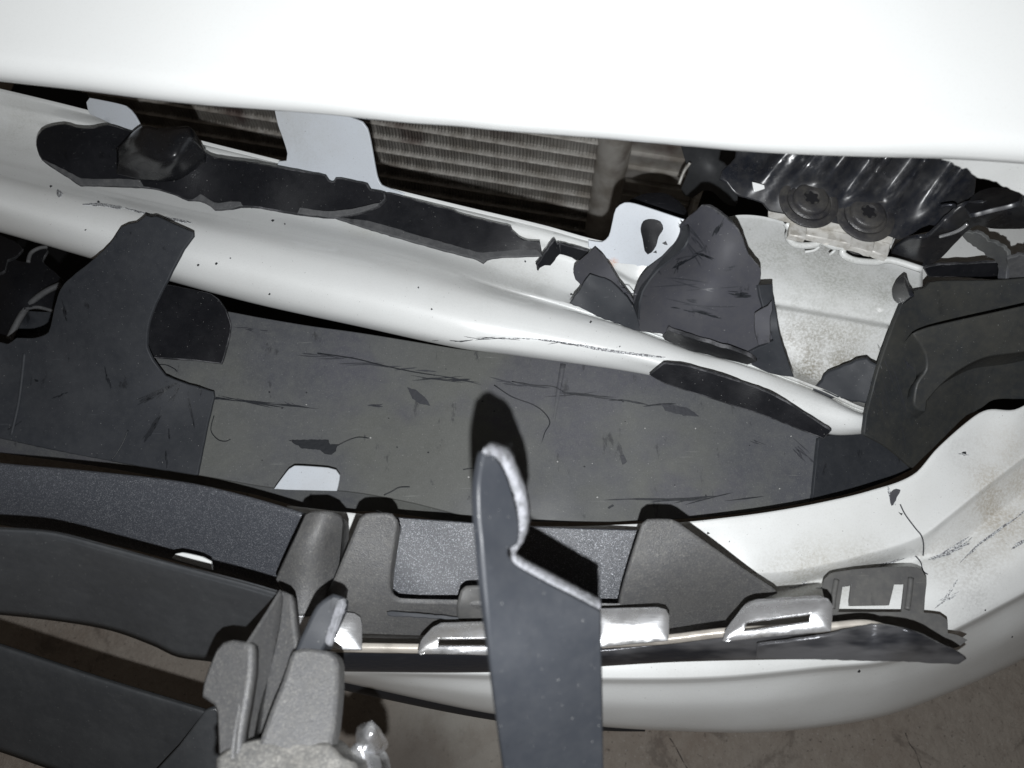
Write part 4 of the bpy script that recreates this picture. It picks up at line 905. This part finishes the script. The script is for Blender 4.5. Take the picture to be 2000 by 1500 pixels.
for i in range(N+1):
    t_ = i/N; a = samp(outer, t_); b_ = samp(inner, t_); b_ = (b_[0]*.62+a[0]*.38, b_[1]*.62+a[1]*.38); row = []
    for j in range(7):
        u = j/6; x = a[0]*(1-u)+b_[0]*u; y = a[1]*(1-u)+b_[1]*u
        z = tz(x, y)+.0035*math.sin(PI*u)+random.uniform(-.0009, .0009) - (0.01 if j == 0 else 0)
        row.append(bm.verts.new(P(x, y, z)))
    rows_.append(row)
for i in range(N):
    for j in range(6): bm.faces.new([rows_[i][j], rows_[i+1][j], rows_[i+1][j+1], rows_[i][j+1]])
bmesh.ops.recalc_face_normals(bm, faces=bm.faces[:])
te = link('torn_edge', bm, M['torn'], pr); s = te.modifiers.new('thickness', 'SOLIDIFY'); s.thickness = .002; s.offset = 0

# small broken bright stud at bottom
sd = thing('broken_stud', 'small crumpled silvery stud standing beside the front grille post at the bottom edge', 'stud', P(712, 1500, .6))
sheet('stud_tip', [(715, 1420, 1), (725, 1431), (742, 1460), (738, 1472), (720, 1468), (700, 1458), (695, 1445), (697, 1430)], [(715, 1420, .77), (742, 1462, .745), (695, 1445, .75), (715, 1448, .772)], M['chrome'], sd, .012, vertical=True, rim=.003, jag=.8, res=8, step=5)
sheet('stud_base', [(697, 1462, 1), (720, 1472), (742, 1480), (745, 1530, 1), (675, 1530, 1), (678, 1490), (684, 1474)], [(697, 1462, .752), (742, 1482, .74), (680, 1490, .742), (710, 1500, .756)], M['chrome'], sd, .02, vertical=True, rim=.003, jag=.8, res=9, step=5)

# ================================================================== RIGHT CORNER: BRACKET, BOLTS, DUCT
inn = sheet('inner_fender', [(1740, 470, 1), (2140, 380, 1), (2140, 600, 1), (1860, 590, 1), (1760, 560, 1)], [(1740, 500, .62), (2140, 400, .60), (2140, 600, .60), (1800, 590, .60)], M['cover'], None, .002)
tag(inn, 'pale dusty fender edge showing between black scraps at the right edge', 'fender')
dk = sheet('engine_bracket', [(1326, 270, 1), (1450, 270, 1), (1430, 322), (1412, 336), (1424, 360), (1440, 384), (1436, 402), (1415, 395), (1392, 374), (1372, 372), (1352, 386), (1338, 382), (1330, 370, 1), (1345, 335, 1)],
           [(1326, 270, .50), (1450, 280, .50), (1436, 402, .46), (1335, 380, .45), (1380, 330, .50)], M['slat'], None, .004, res=18)
tag(dk, 'dull dark metal bracket deep in the gap between radiator and bolted plate', 'bracket')
tube('steel_rod', [(1326, 360, .49), (1336, 335, .50), (1348, 318, .51)], .0018, M['steel'], dk, 8)
bp = thing('bolted_bracket', 'glossy black crumpled bracket plate held by two round bolts at upper right', 'bracket', P(1640, 400, .6))
BZ = [(1440, 285, .735), (1412, 345, .728), (1500, 405, .722), (1740, 458, .710), (1832, 442, .715), (1900, 380, .74), (1840, 300, .77), (1600, 290, .752), (1580, 396, .722), (1688, 424, .712),
      (1455, 330, .742), (1500, 345, .733), (1545, 340, .744), (1590, 350, .733), (1615, 325, .760), (1660, 340, .738), (1700, 350, .742), (1735, 330, .768), (1765, 360, .738), (1800, 380, .738), (1850, 340, .772), (1790, 400, .722), (1850, 400, .735)]
BZb = height([(1440, 285, .735), (1412, 345, .733), (1500, 405, .722), (1740, 458, .708), (1832, 442, .712), (1900, 380, .735), (1880, 290, .765), (1600, 290, .758), (1578, 397, .7275), (1688, 424, .7185), (1640, 410, .7225)])
def BZf(x, y):
    k = max(0, min(1, (408+(x-1500)*.12-y)/95)) * max(0, min(1, (x-1440)/60))
    u = (x + .75*(y-300))/19.0
    fold = .0065*math.sin(u*1.25+.6+1.3*math.sin(u*.27)) + .0015*math.sin(u*2.9+1)
    flat = 1
    for bx, by in ((1578, 392), (1688, 418)):
        flat *= max(0, min(1, (math.hypot(x-bx, (y-by)*1.5)-44)/30))
    return BZb(x, y) + fold*k*flat + .0005*math.sin(x/17)*math.sin(y/12)*flat
sheet('plate', [(1440, 270, 1), (1438, 308), (1428, 320), (1412, 334), (1409, 348), (1420, 354), (1438, 376), (1470, 388), (1492, 396), (1504, 410), (1560, 420), (1600, 427), (1700, 450), (1740, 460), (1756, 466), (1774, 460), (1800, 444), (1816, 438), (1832, 441, 1), (1860, 410), (1902, 380, 1), (1905, 344), (1880, 300, 1), (1850, 270, 1)],
      BZf, M['bracket'], bp, .0022, rim=.0013, res=8)
tri = sheet('plastic_chip', [(1470, 356, 1), (1492, 362, 1), (1493, 368, 1), (1474, 374, 1)], [(1470, 356, .7405), (1493, 365, .7395), (1474, 374, .7375)], M['cover'], None, .001, smooth=False, res=8)
tag(tri, 'tiny white triangular paint chip lying on the black bracket left of the bolts', 'paint chip')
ax = Vector((0.05, -0.05, 1)).normalized()
for (wx, wy, hx, hy, z) in [(1578, 397, 1581, 384, .7285), (1688, 424, 1691, 404, .7195)]:
    c = P(wx, wy, z)
    ws = lathe('washer', [(.002, 0), (.0215, 0), (.0222, .0008), (.0222, .0018), (.0208, .0026), (.017, .0032), (.0165, .0026), (.003, .0026)], c, ax, M['bolt'], bp, 48)
    b_ = lathe('bolt_head', [(.004, .001), (.0155, .001), (.0160, .002), (.0150, .0032), (.0132, .0034), (.0128, .0058), (.0116, .0068), (.0062, .0070), (.0055, .0055), (.001, .0055)], c+ax*.001, ax, M['bolt'], ws, 48)
    lathe('star_recess', [(.001, 0), (.0048, 0), (.0048, .0003), (.001, .0003)], c+ax*.0069, ax, M['rubber'], ws, 36, fn=lambda th, r, h: (1+.22*math.cos(6*th)) if r > .002 else 1)
sc = thing('slotted_rail', 'pale steel clip rail with two threaded studs under the bolted black bracket', 'rail', P(1620, 460, .66))
def rz(pts): return pts
sheet('rail_bar', [(1502, 412, 1), (1560, 423, 1), (1640, 438, 1), (1700, 452, 1), (1743, 464, 1), (1741, 478, 1), (1700, 466, 1), (1620, 450, 1), (1545, 436, 1), (1502, 424, 1)], [(1502, 415, .712), (1743, 466, .70), (1741, 478, .694), (1502, 424, .707)], M['steel'], sc, .004, smooth=False, rim=.001, res=14)
for q, z in [([(1546, 433, 1), (1575, 439, 1), (1572, 462, 1), (1543, 457, 1)], .704), ([(1575, 442, 1), (1664, 459, 1), (1660, 475, 1), (1574, 457, 1)], .701), ([(1662, 458, 1), (1708, 468, 1), (1702, 491, 1), (1655, 478, 1)], .698), ([(1709, 470, 1), (1738, 477, 1), (1732, 500, 1), (1703, 489, 1)], .696)]:
    sheet('clip_plate', q, z, M['steel'], sc, .006, smooth=False, rim=.0012, res=12)
for (x, y, rr) in [(1558, 469, .0085), (1664, 492, .0078)]:
    c = P(x, y, surf(shell)(x, y)-.004)
    prof = [(rr*.9, 0)]
    for k in range(4): prof += [(rr, .0021*k+.0007), (rr*.84, .0021*k+.0016)]
    lathe('threaded_stud', prof, c, (0, 0, 1), M['bolt'], sc, 28)
for q in [[(1540, 462), (1556, 456), (1598, 468), (1590, 474), (1570, 478), (1552, 476)], [(1644, 489), (1660, 484), (1705, 496), (1720, 502), (1700, 506), (1664, 504)]]:
    sheet('slot', q, surf(shell, .0016), M['blackfill'], sc, .001, res=8, step=4)
# crumpled metal lips round the slots
for pts in [[(1536, 436, .7), (1543, 448, .698), (1540, 464, .694), (1555, 478, .69), (1590, 478, .69), (1604, 468, .693)], [(1604, 470, .694), (1625, 480, .692), (1646, 484, .691), (1646, 496, .688), (1668, 508, .686), (1710, 512, .684), (1740, 508, .687), (1800, 526, .689)],
            [(1572, 492, .684), (1590, 489, .686), (1600, 482, .688)], [(1620, 498, .684), (1632, 488, .688)]]:
    tube('bent_lip', pts, .0028 if len(pts) > 4 else .0012, M['beam'], sc, 8)
torn = thing('torn_bracket', 'twisted glossy black bracket arm running up to the right edge past the bolts', 'bracket', P(1860, 460, .62))
sheet('twisted_arm', [(1738, 504, 1), (1748, 484), (1775, 469), (1812, 464), (1835, 444), (1860, 420), (1884, 402), (1920, 398), (1980, 372), (2100, 330, 1), (2100, 440, 1), (1990, 447), (1935, 446), (1908, 440), (1885, 455), (1860, 480), (1835, 506), (1806, 524, 1), (1780, 514)],
      [(1740, 500, .655), (1800, 470, .70), (1830, 490, .668), (1806, 522, .655), (1880, 405, .735), (1900, 435, .705), (1960, 390, .73), (2000, 400, .75), (2000, 440, .70), (1950, 440, .688), (2090, 350, .74), (1870, 450, .715), (1930, 415, .748)], M['bracket'], torn, .003, rim=.0012, jag=.4, res=13, wob=.0015, wobs=14)
tube('bead', [(1836, 462, .714), (1858, 456, .722), (1876, 448, .728), (1890, 437, .734)], .0014, M['chrome'], torn, 8)
tube('bead', [(1838, 402, .742), (1860, 400, .746), (1866, 404, .744)], .0014, M['dchrome'], torn, 8)
sheet('rib_fold', [(1886, 404, 1), (1905, 378), (1940, 366), (1995, 372, 1), (1990, 392), (1930, 408), (1895, 416)], [(1886, 404, .748), (1995, 374, .765), (1930, 385, .748), (1940, 405, .768)], M['bracket'], torn, .003, res=10)
shard('ragged fibrous strap hanging diagonally at the right edge over the pale fender', [(1880, 457, 1), (1908, 455, 1), (1930, 470), (1958, 484), (1968, 500), (1966, 530), (1964, 554, 1), (1950, 555, 1), (1948, 516), (1930, 500), (1890, 472)], [(1880, 457, .68), (1960, 490, .69), (1957, 554, .67), (1930, 500, .672)], 'panel', jag=2.0, step=5, res=12, name='torn_strap', cat='strap')
shard('black horizontal rubber scrap under the diagonal strap', [(1806, 524, 1), (1840, 518), (1950, 513), (2100, 500, 1), (2100, 560, 1), (1960, 548), (1880, 541), (1815, 540, 1)], [(1806, 524, .655), (2100, 510, .66), (1900, 545, .645)], 'black', name='rubber_scrap', cat='scrap', jag=.8, res=16)
shard('frayed grey tuft of torn fibres at the extreme right edge', [(1968, 508, 1), (1985, 500), (2010, 498), (2100, 490, 1), (2100, 560, 1), (1995, 548), (1975, 548)], [(1968, 508, .69), (2100, 500, .70), (1990, 548, .67)], 'rimgrey', name='fibre_tuft', cat='tuft', jag=3.0, step=5, res=12)
shard('small glossy black curled tongue at the top left corner of the duct', [(1765, 538, 1), (1751, 549), (1742, 570), (1747, 587), (1760, 595, 1), (1777, 579, 1), (1768, 557)], [(1765, 538, .690), (1742, 570, .680), (1760, 594, .678), (1775, 579, .70)], 'bracket', name='plastic_tongue', cat='tongue', res=9, step=5)
du = thing('air_duct', 'large black moulded duct panel with a raised channel at the right edge', 'air duct', P(1880, 700, .52))
DZ = [(1775, 576, .682), (1842, 551, .682), (2100, 545, .68), (1700, 787, .657), (1690, 846, .652), (1782, 912, .612), (1900, 805, .612), (2100, 770, .615), (1850, 700, .650), (1740, 660, .675)]
DB = sheet('duct_body', [(1775, 577, 1), (1790, 568), (1807, 565), (1817, 554), (1842, 550), (1950, 549), (2120, 535, 1), (2120, 780, 1), (1990, 778), (1950, 778), (1932, 784), (1912, 800), (1887, 811), (1850, 847), (1822, 875), (1783, 913, 1), (1735, 872), (1690, 847, 1), (1694, 812), (1700, 787), (1717, 722), (1745, 640), (1762, 597)],
      DZ, M['duct'], du, .003, rim=.0009, res=20, jag=.3)
sheet('raised_channel', [(1787, 653, 1), (1815, 643), (1880, 628), (1940, 615), (2120, 575, 1), (2120, 660, 1), (2000, 685), (1925, 696), (1875, 720), (1837, 750), (1808, 783, 1), (1806, 803), (1797, 800), (1788, 790), (1794, 750), (1812, 722), (1810, 690), (1798, 668)],
      [(1790, 655, .684), (2100, 585, .696), (2100, 665, .672), (1925, 696, .668), (1837, 750, .657), (1800, 795, .648)], M['duct'], du, .02, vertical=True, rim=.0015, res=15)
random.seed(51)
bundle(1775, 712, 18, 1.0, 5, 8, DB, M['softmark'], du)
bundle(1740, 780, 120, 1.3, 30, 9, DB, M['softmark'], du, .0004, .5)
random.seed(9)
